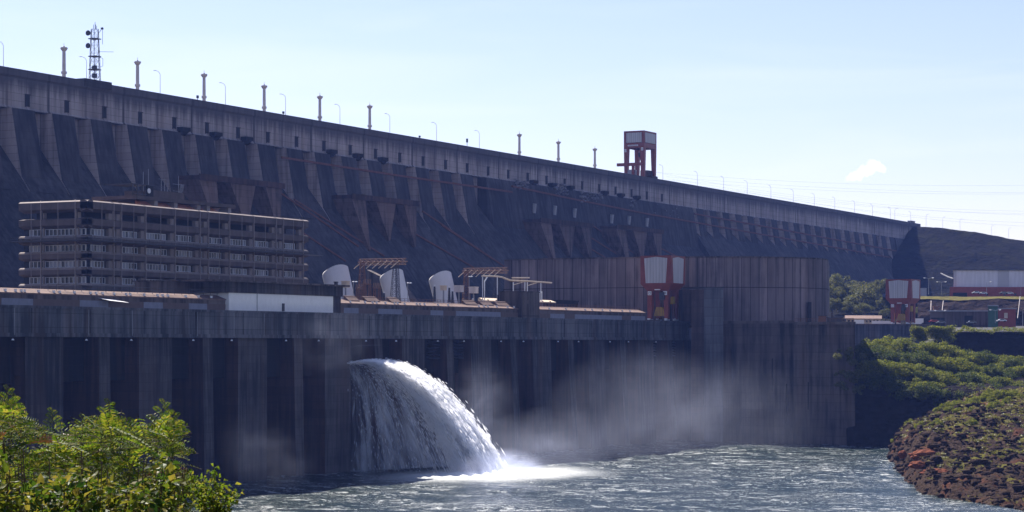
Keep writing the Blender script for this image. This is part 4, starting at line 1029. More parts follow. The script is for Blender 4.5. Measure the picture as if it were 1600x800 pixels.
def car(px, py, d, mt, lab, rz=None, van=False):
    t = empty('parked_car', (*uv(px, d), Z(py, d)), R(27.3 - 90) if rz is None else rz); tag(t, lab, 'car', None)
    hb = .95 if not van else 1.9; m = MB()
    prof = [(-2.15, .35), (-2.2, .75), (-1.5, .9), (-.8, 1.42), (.9, 1.45), (1.7, .98), (2.15, .9), (2.2, .4)] if not van else [(-2.4, .4), (-2.45, 1.0), (-2.0, 1.9), (2.3, 1.95), (2.4, .4)]
    n = len(prof); vs = [(x, -.85, z) for x, z in prof] + [(x, .85, z) for x, z in prof]
    m.add(vs, [(i, i + n, (i + 1) % n + n, (i + 1) % n) for i in range(n)] + [tuple(range(n)), tuple(reversed(range(n, 2 * n)))]); m.build('body', M[mt], t)
    m = MB(); m.add([(-.95, -.87, .95), (1.3, -.87, .98), (.8, -.87, 1.36), (-.7, -.87, 1.34)], [(0, 1, 2, 3)]); m.add([(-1.36, -.7, .98), (-1.36, .7, .98), (-.86, .65, 1.4), (-.86, -.65, 1.4)], [(0, 1, 2, 3)]); m.build('window', M['glass_dark'], t)
    for x in (-1.35, 1.35):
        for y in (-.86, .86): MB().tube((x, y - .1, .33), (x, y + .1, .33), .33, n=10).build('wheel', M['rubber'], t)
    return t
car(1459, 504, 1040, 'car_red', 'red car parked right of the far crane'); car(1470, 506, 1030, 'car_grey', 'grey car parked between the red car and the hedge')
car(1565, 503, 1010, 'car_white', 'white car parked before the red-brown shed'); car(1536, 460, 1222, 'car_white', 'white car below the left part of the warehouse'); car(1525, 459, 1222, 'car_white', 'leftmost white car below the warehouse')
car(1577, 460, 1222, 'car_white', 'white domed car below the warehouse, right of the wall markings'); car(1568, 459.5, 1222, 'car_grey', 'grey car just left of the domed white car'); car(1518, 506, 1010, 'car_grey', 'dark grey car near the long low wall')
sh = tag(empty('shed', (*uv(1500, 1080), 44)), 'long low grey shed under the rock cut', 'shed'); T0 = Vector(sh.location)
m = MB(); pbox(m, 1453, 1546, 1085, 1085, 44, 52.0, 8); rel(m, T0).build('wall', M['deckwall'], sh)
m = MB(); pbox(m, 1451, 1548, 1083.5, 1083.5, 52.0, 52.6, 11); rel(m, T0).build('roof', M['steel'], sh)
m = MB(); pbox(m, 1455, 1476, 1084.7, 1084.7, 44, 49, .2); pbox(m, 1507, 1520, 1084.7, 1084.7, 44, 50, .2); rel(m, T0).build('bay_opening', M['dark'], sh)
sh = tag(empty('shed', (*uv(1552, 1062), 44)), 'small green sheet metal shed', 'shed'); T0 = Vector(sh.location)
m = MB(); pbox(m, 1544, 1559, 1060, 1060, 44, 54.2, 8); rel(m, T0).build('wall', M['green_sheet'], sh)
m = MB(); pbox(m, 1543, 1560, 1059, 1059, 54.2, 54.7, 10); rel(m, T0).build('roof', M['steel'], sh)
sh = tag(empty('shed', (*uv(1570, 1062), 44)), 'red-brown shed with a pale window right of the green shed', 'shed'); T0 = Vector(sh.location)
m = MB(); pbox(m, 1559.5, 1587, 1062, 1062, 44, 52.8, 8); rel(m, T0).build('wall', M['brickred'], sh)
m = MB(); pbox(m, 1559, 1588, 1061, 1061, 52.8, 53.2, 10); rel(m, T0).build('roof', M['steel'], sh)
m = MB(); pbox(m, 1569, 1574.5, 1061.7, 1061.7, 48.5, 51, .2); rel(m, T0).build('window', M['cream'], sh)
sh = tag(empty('sign_wall', (*uv(1440, 1240), 62)), 'small grey flat box by the top of the far crane', 'box'); T0 = Vector(sh.location)
m = MB(); pbox(m, 1438, 1448, 1240, 1240, 62, Z(450, 1240), 3); rel(m, T0).build('box', M['steel'], sh)
def pole_lamp(px, yb, yt, d, lab, heads=2, r=.14, mt='steel'):
    u, v = uv(px, d); z0 = Z(yb, d); h = Z(yt, d) - z0; t = empty('street_lamp', (u, v, z0)); tag(t, lab, 'street lamp')
    MB().tube((0, 0, 0), (0, 0, h), r, r * .6, 6).build('pole', M[mt], t)
    for j in range(heads):
        a = -1.1 + j * 2.9; m = MB(); e = (1.8 * math.cos(a), 1.8 * math.sin(a), h + .3); m.tube((0, 0, h), e, .07, n=4); m.tube((e[0], e[1], e[2] - .15), (e[0] * 1.5, e[1] * 1.5, e[2]), .28, .2, 6); m.build('lamp_head', M['white'], t)
pole_lamp(1451, 460, 435, 1190, 'tall three headed lamp left of the warehouse', 3, .2)
pole_lamp(1471, 460, 441, 1195, 'shorter lamp nearest the warehouse on the left'); pole_lamp(1541.5, 461, 441, 1222, 'lamp in front of the middle of the warehouse', 1, .1)
pole_lamp(1595, 461, 446, 1222, 'lamp in front of the warehouse at the right edge', 1, .1)
pole_lamp(1469, 508, 486, 1010, 'lamp above the grey car before the rock cut', 2, .1, 'steel_dark'); pole_lamp(1598, 510, 484, 1000, 'slim pole lamp at the right edge of the car park', 1, .12)
pole_lamp(1555, 505, 485, 1030, 'lamp above the green shed', 2, .09)
for (a, ya, b, yb, lab) in ((1454, 495, 1455, 470, 'pale drain pipe up the left end of the rock cut'), (1471, 495, 1474, 470, 'thin pale drain pipe second from left on the rock cut'), (1590, 497, 1594, 463, 'pale drain pipe near the right edge of the rock cut')):
    m = MB(); A_ = pt(a, 1150, Z(ya, 1150)); B_ = pt(b, 1162, Z(yb, 1162)); m.tube((0, 0, 0), tuple(np.subtract(B_, A_)), .2, n=6)
    o = m.build('drain_pipe', M['col_pole'], loc=A_); tag(o, lab, 'pipe')
m = MB(); m.box(-1.2, 1.2, -.6, .6, 0, 9); m.box(-1.4, 1.4, -.8, .8, 9, 9.4); o = m.build('rock_cut_pillar', M['rust'], loc=pt(1462, 1148, 43.8)); tag(o, 'rust coloured upright pillar on the rock cut behind the car park', 'pillar'); o.rotation_euler = (0, 0, R(-62)); o.scale = (1, 1, 1.25)
m = MB(); m.path([pt(1470, 1300, Z(427, 1300)), pt(1480, 1290, Z(432, 1290)), pt(1489, 1260, Z(435, 1260))], .35, 4); o = m.build('hill_pipe', M['steel']); tag(o, 'thin pale pipe coming down the hillside to the warehouse corner', 'pipe')

# ------------------------------------------------------------------ gantry cranes
def crane(loc, rz, W_, D_, H, pz, kink, lab, lw=2.0, footin=2.0, lower=None):
    """W_ along local x, D_ along local y; front (-y) and left (-x) faces are the ones the photo shows"""
    t = empty('gantry_crane', loc, rz); tag(t, lab, 'gantry crane', 'red gantry cranes')
    def face_pt(s, tt, inset, z, axis):      # corner position
        return None
    hx, hy = W_ / 2, D_ / 2; zk = pz - 2.6
    for sx in (-1, 1):
        for sy in (-1, 1):
            m = MB()
            def quad(z, ins, wdt):
                x0 = sx * (hx - ins); y0 = sy * (hy - ins); x1 = sx * (hx - ins - wdt); y1 = sy * (hy - ins - wdt)
                return [(x0, y0, z), (x1, y0, z), (x1, y1, z), (x0, y1, z)]
            m.hexa(quad(1.0, footin, lw * .8), quad(zk, kink, lw * 1.1)); 
            m.build('leg', M['red'], t)
            m = MB(); 
            for o_ in (-.9, .9): cx_, cy_ = sx * (hx - footin - lw * .4), sy * (hy - footin - lw * .4); m.tube((cx_ + o_ - 0, cy_ - .25, .45), (cx_ + o_, cy_ + .25, .45), .45, n=12)
            m.build('wheel', M['steel'], t)
            m = MB(); m.box(sx * (hx - footin - lw * .4) - 1.6, sx * (hx - footin - lw * .4) + 1.6, sy * (hy - footin - lw * .4) - .5, sy * (hy - footin - lw * .4) + .5, .5, 1.3); m.build('bogie', M['white'] if kink else M['red'], t)
    # box girder ring under the cladding and along the top
    m = MB()
    def ring(z0, z1, i0, i1, th=1.2):
        for a, b, c, d in ((-hx, hx, -hy, -hy + th), (-hx, hx, hy - th, hy), (-hx, -hx + th, -hy + th, hy - th), (hx - th, hx, -hy + th, hy - th)):
            m.box(a, b, c, d, z0, z1)
    if kink:
        m.hexa([(-hx + kink, -hy + kink, zk), (hx - kink, -hy + kink, zk), (hx - kink, hy - kink, zk), (-hx + kink, hy - kink, zk)], [(-hx, -hy, pz), (hx, -hy, pz), (hx, hy, pz), (-hx, hy, pz)])
    else: ring(zk, pz, 0, 0)
    ring(H - .9, H, 0, 0)
    for sx in (-1, 1):
        for sy in (-1, 1):
            # tapering corner posts beside the cladding
            x0, x1 = sorted((sx * hx, sx * (hx - 1.3))); y0, y1 = sorted((sy * hy, sy * (hy - 1.3))); m.box(x0, x1, y0, y1, pz, H - .9)
    m.build('girder', M['red'], t)
    # cladding: slightly tapered panels held between the posts
    e = .06
    for axis, hA, hB in (('x', hx, hy), ('y', hy, hx)):
        for sg in (-1, 1):
            m = MB(); tw_ = hA - 1.55; bw_ = hA - (2.2 if kink else 1.5); yo = sg * (hB + e); yi = sg * (hB - .5)
            def P_(a, y, z): return (a, y, z) if axis == 'x' else (y, a, z)
            zt_ = H - 1.0
            front = [P_(-bw_, yo, pz + .25), P_(bw_, yo, pz + .25), P_(tw_, yo, zt_), P_(0, yo, zt_ + (.55 if kink else 0)), P_(-tw_, yo, zt_)]
            back = [P_(-bw_, yi, pz + .25), P_(bw_, yi, pz + .25), P_(tw_, yi, zt_), P_(0, yi, zt_ + (.55 if kink else 0)), P_(-tw_, yi, zt_)]
            m.add(front + back, [(0, 1, 2, 3, 4), (9, 8, 7, 6, 5)] + [(i, (i + 1) % 5, (i + 1) % 5 + 5, i + 5) for i in range(5)])
            m.build('cladding', M['crane_panel'], t)
            if kink:       # red infill between cladding and posts
                m = MB(); m.box(*( (-hx + 1.3, hx - 1.3, min(sg * hy, sg * (hy - .4)), max(sg * hy, sg * (hy - .4)), pz, H - .9) if axis == 'x' else (min(sg * hx, sg * (hx - .4)), max(sg * hx, sg * (hx - .4)), -hy + 1.3, hy - 1.3, pz, H - .9))); m.build('infill_plate', M['red'], t)
    m = MB(); m.box(-hx + 1.3, hx - 1.3, -hy + 1.3, hy - 1.3, H - .7, H - .4); m.build('roof', M['steel'], t)
    # signs: long white strip and square plates with dark marks
    def plate(parent, axis, c, z, wd, ht, marks):
        m = MB(); y = (-hy - .12) if axis == 'x' else (-hx - .12)
        ins = kink * .85 if kink else 0
        def bx(a0, a1, o0, o1, z0, z1):
            if axis == 'x': m.box(a0, a1, y + ins + o0, y + ins + o1, z0, z1)
            else: m.box(y + ins + o0, y + ins + o1, a0, a1, z0, z1)
        m.mat(0); bx(c - wd / 2, c + wd / 2, 0, .1 , z, z + ht); m.mat(1)
        for a0, a1, z0, z1 in marks: bx(c + a0, c + a1, -.03, .0, z + z0, z + z1)
        m.build('sign_plate', [M['white'], M['steel_dark']], t)
    sq = [(-.45, .45, .3, .42), (-.45, .45, 1.05, 1.17), (-.45, -.33, .42, 1.05), (.33, .45, .42, 1.05)]
    if kink:
        plate(t, 'y', 0, pz - 1.6, 8.6, 1.0, [(-3.8 + j * .62, -3.8 + j * .62 + .42, .3, .7) for j in range(5)] + [(1.0 + j * .62, 1.42 + j * .62, .3, .7) for j in range(5)])
        plate(t, 'y', 0, pz - 2.4, 2.4, .8, []); plate(t, 'y', hy - 3.1, zk - 1.7, 1.5, 1.5, sq); plate(t, 'y', -hy + 3.1, zk - 1.7, 1.5, 1.5, [(-.5, .5, .65, .85), (-.1, .1, .3, 1.2)])
    else:
        plate(t, 'y', .6, zk + .9, 6, .7, [(-2.6 + j * .6, -2.2 + j * .6, .2, .5) for j in range(9)]); plate(t, 'y', hy - 1.0, zk - 2.2, 1.2, 1.6, sq); plate(t, 'y', -hy + 1.2, zk - 1.6, 1.3, 1.6, sq)
    # hoist
    m = MB(); m.tube((0, 0, pz), (0, 0, zk - 2), .18, n=5); m.tube((.8, 0, pz), (.8, 0, zk - 2), .18, n=5); m.box(-.9, 1.7, -.8, .8, zk - 4.4, zk - 2); m.tube((.4, 0, zk - 4.4), (.4, 0, zk - 6.2), .5, .15, 8); m.build('hook_block', M['steel_dark'], t)
    if lower == 'yellow':
        m = MB(); m.box(1.2, 4.8, -hy + 2.5, -hy + 5.5, 6.8, 9.6); m.build('lifting_beam', M['yellow'], t)
        m = MB(); m.hexa([(-3, -2.5, 2.2), (-1, -2.5, 2.2), (-1, 2.5, 2.2), (-3, 2.5, 2.2)], [(-3, -1.2, 5.6), (-1, -1.2, 5.6), (-1, 1.4, 5.6), (-3, 1.4, 5.6)]); m.build('grab', M['yellow'], t)
        m = MB()
        for j in range(6): m.tube((-hx + 2, -2 + j * .7, 1.0), (-hx + 2.4, -1.5 + j * .5, 9 - j), .09, n=4)
        m.box(2, 4.6, -hy + 2.6, -hy + 3, 1.2, 6.6); m.build('ladder', M['rust'], t)
        m = MB(); m.box(-hx + 1.2, -hx + 3.2, -hy + 3.4, -hy + 5.4, zk - 3.4, zk - .6); m.build('driver_cab', M['steel_dark'], t)
    if lower == 'boom':
        m = MB(); m.box(-hx - .5, -hx + 1.2, -hy + .5, hy + 4, 8.0, 9.6); m.box(-hx, -hx + 1, 0, 1.4, 1, 8); m.build('service_beam', M['red'], t)
        m = MB(); m.box(-hx + .3, -hx + 4, 0, 5, 1.4, 6); m.build('machine_house', M['steel'], t)
        m = MB(); m.box(0, hx - 1, -hy + 1.5, -hy + 6, 1.2, 6.0); m.box(1, hx + .5, -hy - .5, -hy + 2, 1.0, 3.0); m.build('machine_box', M['yellow'] if False else M['ph_side'], t)
    return t
CRU = 769.0
while PX(CRU - 6.8, 339.8 + 6.3) < 1000.5: CRU += .25
crane((CRU, 339.8, DECK), 0, 13.6, 12.6, 25.0, 14.4, 1.9, 'red gantry crane with white cladding standing on the powerhouse deck before the curved wall', lower='yellow')
uu = U(1413, 372)
crane((*uv(1411, 1136), 46.0), R(-2), 14.0, 13.5, 23.0, 13.2, 1.9, 'far red gantry crane with white cladding beside green trees at right', lower='yellow')
uc_ = U(1003, 494)
crane((uc_, 495, 124.4), 0, 16.5, 12.0, 26.8, 20.3, 0, 'tall red gantry crane with a grey boxed head standing on the dam crest', lw=2.2, footin=.2, lower='boom')

# ------------------------------------------------------------------ crest furniture
def mast_tower():
    u = U(148, 484); t = empty('antenna_tower', (u, 484, 125.9)); tag(t, 'lattice antenna mast with two round dishes on the dam crest', 'antenna tower')
    h = Z(46, depth(u, 484)) - 125.9
    m = MB(); lattice(m, (0, 0, 0), (0, 0, h), 3.7, 2.3, 7, .11); m.build('lattice', M['steel'], t)
    m = MB()
    for f_ in (.26, .5, .82): m.box(-1.6, 1.6, -1.6, 1.6, h * f_, h * f_ + .3)
    m.build('platform', M['steel_dark'], t)
    m = MB(); m.tube((-.3, 0, 0), (-.3, 0, h), .12, n=5)
    for z in np.arange(1, h * .5, .5): m.box(-.9, .3, -.5, -.4, z, z + .12)
    m.box(-.8, .6, -.6, .6, h * .12, h * .2); m.box(-.8, .6, -.6, .6, h * .28, h * .34); m.build('ladder', M['steel_dark'], t)
    for f_ in (.93, .70):
        m = MB(); c = Vector((-1.3, 1.6, h * f_)); a = Vector((-.9, -.1, 0)).normalized(); m.tube(c, c + a * .5, .8, .95, 16); m.tube(c + a * .5, c + a * .7, .95, .6, 16); m.build('dish', M['steel_dark'], t)
    for (x, dz, ln) in ((-.6, 0, 1.6), (0.2, 0, 2.6), (1.0, 0, 1.4), (.5, 0, 1.8)): MB().tube((x, 0, h), (x, 0, h + ln), .08, n=4).build('rod_aerial', M['steel_dark'], t)
    m = MB(); m.tube((1.2, -1, h - 1), (2.3, -1.6, h + .8), .09, n=4); m.tube((2.3, -1.6, h - 5), (2.3, -1.6, h + 1), .07, n=4); m.box(1.8, 2.6, -1.8, -1.2, h + .2, h + .8); m.build('side_aerial', M['steel_dark'], t)
    m = MB(); m.tube((1.2, -1, h * .6), (4.0, -5, h * .6), .07, n=4); m.tube((1.2, -1, h * .6 - .5), (1.2, -1, h * .6 + .5), .2, n=5); m.build('yagi_aerial', M['steel_dark'], t)
    m = MB(); m.path([(1.4, -1, h * .5), (2.2, -1.8, h * .48), (2.2, -1.8, h * .34), (1.4, -1, h * .32)], .07, 4); m.build('cable_loop', M['steel_dark'], t)
mast_tower()
COLX = [100, 215, 319, 413, 500, 578, 812, 873, 930]
proto = empty('vent_column'); 
m = MB(); m.tube((0, 0, 0), (0, 0, 12.0), .68, .56, 12); m.build('shaft', M['col_pole'], proto)
m = MB(); m.tube((0, 0, 3.9), (0, 0, 4.7), .98, .98, 12); m.build('collar', M['col_pole'], proto)
m = MB(); m.tube((0, 0, 11.7), (0, 0, 12.5), .75, 1.3, 12); m.tube((0, 0, 12.5), (0, 0, 12.9), 1.3, 1.2, 12); m.tube((0, 0, 12.9), (0, 0, 13.4), .5, .25, 8); m.tube((0, 0, 13.4), (0, 0, 14.3), .08, n=4); m.build('cap', M['col_pole'], proto)
for i, px in enumerate(COLX):
    o = proto if i == 0 else copy_tree(proto); u = U(px, 486); u = U(px, vc(u) + 9); o.location = (u, vc(u) + 9, 124.4)
    near = {0: 'left of the antenna mast', 1: 'next right of the antenna mast', 6: 'first after the wide gap', 8: 'nearest the crest crane'}.get(i, '')
    tag(o, f'pale round column on the crest, {ORD[i]} from the left' + (', ' + near if near else ''), 'column', 'pale columns along the dam crest')
lamps = [5, 135, 250, 352, 446, 531, 609, 682, 749, 1036, 1090, 1131, 1168, 1205, 1240, 1273, 1305, 1336, 1364, 1392, 1399, 1424, 1448]
proto = empty('crest_lamp')
m = MB(); m.tube((0, 0, 0), (0, 0, 8.6), .12, .08, 6); m.build('pole', M['col_pole'], proto)
m = MB(); m.path([(0, 0, 8.6), (-.25, .15, 9.3), (-.7, .5, 9.8), (-1.4, 1.0, 10.1)], .08, 5); m.build('arm', M['col_pole'], proto)
m = MB(); m.hexa([(-1.3, .9, 9.95), (-2.1, 1.5, 9.95), (-1.95, 1.75, 9.95), (-1.15, 1.15, 9.95)], [(-1.3, .9, 10.15), (-2.0, 1.45, 10.1), (-1.9, 1.65, 10.1), (-1.15, 1.1, 10.15)]); m.build('lamp_head', M['white'], proto)
for i, px in enumerate(lamps):
    o = proto if i == 0 else copy_tree(proto); u = U(px, 486); u = U(px, vc(u) + 4); o.location = (u, vc(u) + 4, 124.4)
    if px in (1399, 1448): o.rotation_euler = (0, 0, R(180))
    near = {1: ', beside the antenna mast', 9: ', just right of the crest crane', 21: ', by the small crest kiosk'}.get(i, '')
    tag(o, f'slender curved street lamp on the crest, {ORD[i]} from left' + near, 'street lamp', 'lamps along the dam crest')
for i, (px, yb, h, lab) in enumerate(((1473, 356, 7, 'street lamp on the road just past the dam end'), (1500, 359, 6, 'small lamp on the hill crest left of the bent lamp'), (1549, 369, 7.5, 'bent street lamp on the hill crest'), (1576, 373, 6, 'rightmost street lamp on the hill crest'))):
    o = copy_tree(proto); o.location = pt(px, 1650, Z(yb, 1650) - 1); o.rotation_euler = (0, 0, R(180)); tag(o, lab, 'street lamp', 'lamps on the hill crest'); o.scale = (.9,) * 3
kx = tag(empty('kiosk', (U(1424, 497), vc(1600) + 5, 124.4)), 'small dark bus-like kiosk at the right end of the crest', 'kiosk')
m = MB(); m.box(-4.5, 4.5, -1.4, 1.4, .4, 3.0); m.build('body', M['steel_dark'], kx); m = MB(); m.box(-4.8, 4.8, -1.7, 1.7, 3.0, 3.25); m.build('roof', M['steel'], kx)
m = MB(); m.box(-4.52, -4.48, -1.2, 1.2, 1.6, 2.7); m.build('window', M['panel_blue'], kx)
# power lines in the sky at right
WL = [[(1010, 268), (1250, 284), (1600, 289.5)], [(1040, 276), (1250, 291), (1640, 301)], [(1040, 281), (1300, 298), (1640, 302.5)], [(1020, 268), (1300, 312), (1640, 330)], [(1050, 280), (1330, 318), (1640, 337)], [(1100, 291), (1350, 322), (1640, 333.5)],
      [(1150, 297), (1400, 334), (1640, 349)], [(1220, 309), (1450, 342), (1640, 355)]]
for i, pts in enumerate(WL):
    xs_ = np.linspace(pts[0][0], pts[2][0], 14); cf = np.polyfit([p[0] for p in pts], [p[1] for p in pts], 2)
    P = [pt(x, 1900, Z(float(np.polyval(cf, x)), 1900)) for x in xs_]; o = MB().path(P, .042, 3).build('power_line', M['steel_dark'])
    tag(o, f'thin power line across the sky at right, {ORD[i]} from the top', 'power line', 'power lines in the sky')
# small things on the crest
for px, h, lab in ((305, 2.6, 'small dark marker post on the crest between the third column and the second lamp'), (442, 2.2, 'dark box post on the crest beside a column'), (660, 2.0, 'tiny dark post on the crest left of a lamp'), (736, 4.4, 'small mast on the crest left of the last lamp before the gap')):
    u = U(px, 480); m = MB(); m.tube((0, 0, 0), (0, 0, h), .12, n=5); m.box(-.4, .4, -.3, .3, h * .6, h); o = m.build('marker_post', M['steel_dark'], loc=(u, vc(u) + .3, 124.6)); tag(o, lab, 'post')
# ------------------------------------------------------------------ foliage
def leaf_cloud(centers, radii, n, size, seed=0, flat=.75, spread=1.0):
    """many small leaf-spray faces gathered in clumps"""
    rnd = np.random.RandomState(seed)
    centers = np.array(centers, dtype=float); radii = np.array(radii, dtype=float)
    pr = radii ** 2; pr /= pr.sum(); ci = rnd.choice(len(centers), size=n, p=pr)
    d = rnd.normal(size=(n, 3)); d /= np.linalg.norm(d, axis=1)[:, None]
    rr = radii[ci] * (rnd.rand(n) ** .45) * spread
    P = centers[ci] + d * rr[:, None] * np.array([1, 1, flat])
    nrm = d * .6 + rnd.normal(size=(n, 3)) * .6 + np.array([0, 0, .5]); nrm /= np.linalg.norm(nrm, axis=1)[:, None]
    t = np.cross(nrm, rnd.normal(size=(n, 3))); t /= np.linalg.norm(t, axis=1)[:, None]
    b = np.cross(nrm, t); s_ = size * rnd.uniform(.6, 1.5, n)[:, None]
    co = np.stack([P - t * s_, P - b * s_ * .42, P + t * s_, P + b * s_ * .42], 1).reshape(-1, 3)
    return co, np.arange(4 * n).reshape(n, 4)
def crown_clumps(rx, ry, rz, k, cr, seed):
    rnd = random.Random(seed); out = []; rad = []
    for i in range(k):
        th = rnd.uniform(0, 6.28); ph = math.asin(rnd.uniform(-.35, 1)); q = rnd.uniform(.55, 1.0)
        out.append((rx * math.cos(th) * math.cos(ph) * q, ry * math.sin(th) * math.cos(ph) * q, rz * math.sin(ph) * q)); rad.append(cr * rnd.uniform(.6, 1.3))
    return out, rad
def make_plant(name, rx, ry, rz, trunk_h, k, cr, n, size, mat, seed):
    """tapered trunk, limbs to every clump, crown of small leaf faces; origin at the foot"""
    root = empty(name)
    cc, rad = crown_clumps(rx, ry, rz, k, cr, seed)
    cz = trunk_h + rz * .35
    cc = [(x, y, z + cz) for x, y, z in cc]
    co, q = leaf_cloud(cc, rad, n, size, seed)
    me = bpy.data.meshes.new('crown'); mesh_np(me, co, q); me.materials.append(mat)
    o = bpy.data.objects.new('crown', me); C.objects.link(o); o.parent = root
    m = MB(); tr = max(.12, rx * .07)
    m.tube((0, 0, -1), (0, 0, cz * .8), tr, tr * .6, 7)
    for (x, y, z) in cc[:14]: m.tube((0, 0, cz * random.uniform(.45, .8)), (x * .8, y * .8, z), tr * .35, tr * .12, 4)
    m.build('trunk', M['bark'], root)
    return root

bush_protos = [make_plant('shrub', 6.2, 5.2, 3.8, 1.2, 26, 1.9, 6500, .27, M['leaf_bush'] if i % 2 else M['leaf_bush_dark'], 20 + i) for i in range(4)]
k = 0
def put(protos, px, d, z, sc, label, cat, group, rz=None):
    """first use moves the prototype itself, later ones are copies"""
    p = protos[k_used[0] % len(protos)]; first = k_used[0] < len(protos); k_used[0] += 1
    o = p if first else copy_tree(p)
    u, v = uv(px, d); o.location = (u, v, z); o.scale = (sc,) * 3
    o.rotation_euler = (0, 0, random.random() * 6.28); tag(o, label, cat, group); return o
k_used = [0]
bx = []
for x in np.arange(1300, 1660, 11.5):
    bx.append((x, 842 + random.uniform(-6, 6), 0)); bx.append((x + 6, 828 + random.uniform(-5, 5), 1)); bx.append((x + 2, 810 + random.uniform(-4, 4), 2)); bx.append((x + 8, 803 + random.uniform(-2, 3), 3))
    if x > 1425: bx.append((x + 5, 797 + random.uniform(-2, 2), 4))
def band_top(x): return np.interp(x, [1290, 1335, 1365, 1420, 1500, 1570, 1600, 1700], [556, 541, 535, 537, 549, 566, 563, 566])
def band_bot(x): return np.interp(x, [1290, 1360, 1400, 1450, 1500, 1540, 1600, 1700], [590, 588, 598, 606, 614, 620, 628, 632])
for x, d, row in bx:
    f = (.0, .30, .62, .86, .98)[row] + (random.uniform(-.11, .11) if row else 0)
    y = band_top(x) * (1 - f) + band_bot(x) * f
    if row and x < 1355: continue
    zc = Z(y, d) + random.uniform(-1.3, 1.0)
    sc = random.uniform(.85, 1.25) * (.72 if x < 1350 else 1)
    put(bush_protos, x, d, zc - 5.6 * sc, sc, 'bright green bush of the thicket along the cliff ledge at right', 'bush', 'bushes along the cliff ledge')
tree_protos = [make_plant('tree', 8.0, 8.0, 6.0, 5.0, 34, 2.3, 8000, .34, M['leaf_tree'], 50 + i) for i in range(3)]
k_used = [0]
TL = [(1312, 433, 1300, 1.15, 'rounded dark green tree right of the curved wall, highest of its clump'),
      (1352, 446, 1290, .95, 'dark green tree behind the middle of the tree clump'),
      (1378, 441, 1310, .72, 'small dark tree close left of the far red crane'),
      (1344, 452, 1240, 1.25, 'wide pale olive tree in the middle of the clump left of the far crane'),
      (1304, 452, 1245, .75, 'green tree tight against the end of the curved wall'),
      (1300, 470, 1215, .62, 'bright green low tree at the foot of the curved wall'),
      (1325, 474, 1212, .62, 'low grey green tree above the cream roofed building'),
      (1350, 478, 1205, .55, 'yellow green low tree above the cream roofed building'),
      (1383, 470, 1225, .6, 'olive tree partly behind the far crane legs'),
      (1384, 486, 1192, .38, 'small round shrub at the left foot of the far crane'),
      (1442, 482, 1185, .42, 'domed bright tree at the right foot of the far crane')]
for px, ytop, d, sc, lab in TL:
    sc *= 1.22; z = Z(ytop - 3, d) - 13.0 * sc
    put(tree_protos, px, d, z, sc, lab, 'tree', None)
# planting strip along the car park edge, ivy on the cliff edge
ivy = []; rad = []
for x in np.arange(1450, 1700, 1.8):
    ivy.append(pt(x, 931 + random.uniform(-3, 5), Z(514.5 + 1.7 * math.sin(x / 9) + random.uniform(-2.5, 4), 931))); rad.append(random.uniform(.7, 1.6))
for i in range(130):
    ivy.append(pt(random.uniform(1426, 1490), 921, Z(random.uniform(512, 531), 921))); rad.append(1.7)
co, q = leaf_cloud(ivy, rad, 17000, .30, 5)
me = bpy.data.meshes.new('hedge'); mesh_np(me, co, q); me.materials.append(M['leaf_bush'])
o = bpy.data.objects.new('hedge', me); C.objects.link(o); tag(o, 'long green hedge along the car park edge above the cliff', 'hedge')
# dark creepers on the shaded block corner
cc = []; rad = []
for i in range(34):
    cc.append(pt(random.uniform(1305, 1350), 792 + random.uniform(-3, 3), Z(random.uniform(545, 615), 795))); rad.append(random.uniform(.8, 1.9))
co, q = leaf_cloud(cc, rad, 5000, .3, 8)
me = bpy.data.meshes.new('creeper'); mesh_np(me, co, q); me.materials.append(M['leaf_tree'])
o = bpy.data.objects.new('creeper', me); C.objects.link(o); tag(o, 'dark creeper growing on the shaded rock below the end of the hall', 'creeper')
# shrubs and grass on the point
small_protos = [make_plant('shrub', 2.6, 2.4, 1.5, .4, 14, .9, 1600, .20, M['leaf_bush'], 80 + i) for i in range(3)]
k_used = [0]
for i in range(52):
    px = random.choice((random.uniform(1470, 1560), random.uniform(1400, 1500), random.uniform(1480, 1545), random.uniform(1540, 1600)))
    yt = np.interp(px, [1400, 1450, 1480, 1545, 1600], [668, 655, 642, 618, 622]) + abs(random.gauss(0, 1)) * 12
    best = None
    for d in np.arange(735, 520, -3.0):      # where that line of sight meets the ground
        Xc = (px - 800) / F * d
        if island_h(Xc, d) >= Z(yt, d): best = d
        if best and island_h(Xc, d) < Z(yt, d): break
    if best is None: best = 705
    Xc = (px - 800) / F * best
    put(small_protos, px, best, island_h(Xc, best) - .3, random.uniform(.45, 1.0), 'low green shrub among the rocks on top of the rocky point', 'shrub', 'shrubs on the rocky point')
gr = []; rad = []
for i in range(2000):
    Y = random.uniform(540, 725); x = float(shoreX(Y)) + random.uniform(4, 60)
    if fbm(x * .05, Y * .03, 7) < .10 - (Y - 590) * .0035: continue
    gr.append((SA * x + CA * Y, -CA * x + SA * Y, island_h(x, Y) + .1)); rad.append(random.uniform(.6, 1.6))
co, q = leaf_cloud(gr, rad, 70000, .22, 15, flat=.25)
me = bpy.data.meshes.new('grass'); mesh_np(me, co, q); me.materials.append(leaf_mat('grass_tuft', [(0.07, 0.085, 0.012), (0.13, 0.13, 0.018), (0.19, 0.16, 0.035)], .4))
o = bpy.data.objects.new('grass', me); C.objects.link(o); tag(o, 'patchy yellow green grass on the rocky point', 'grass', kind='stuff')


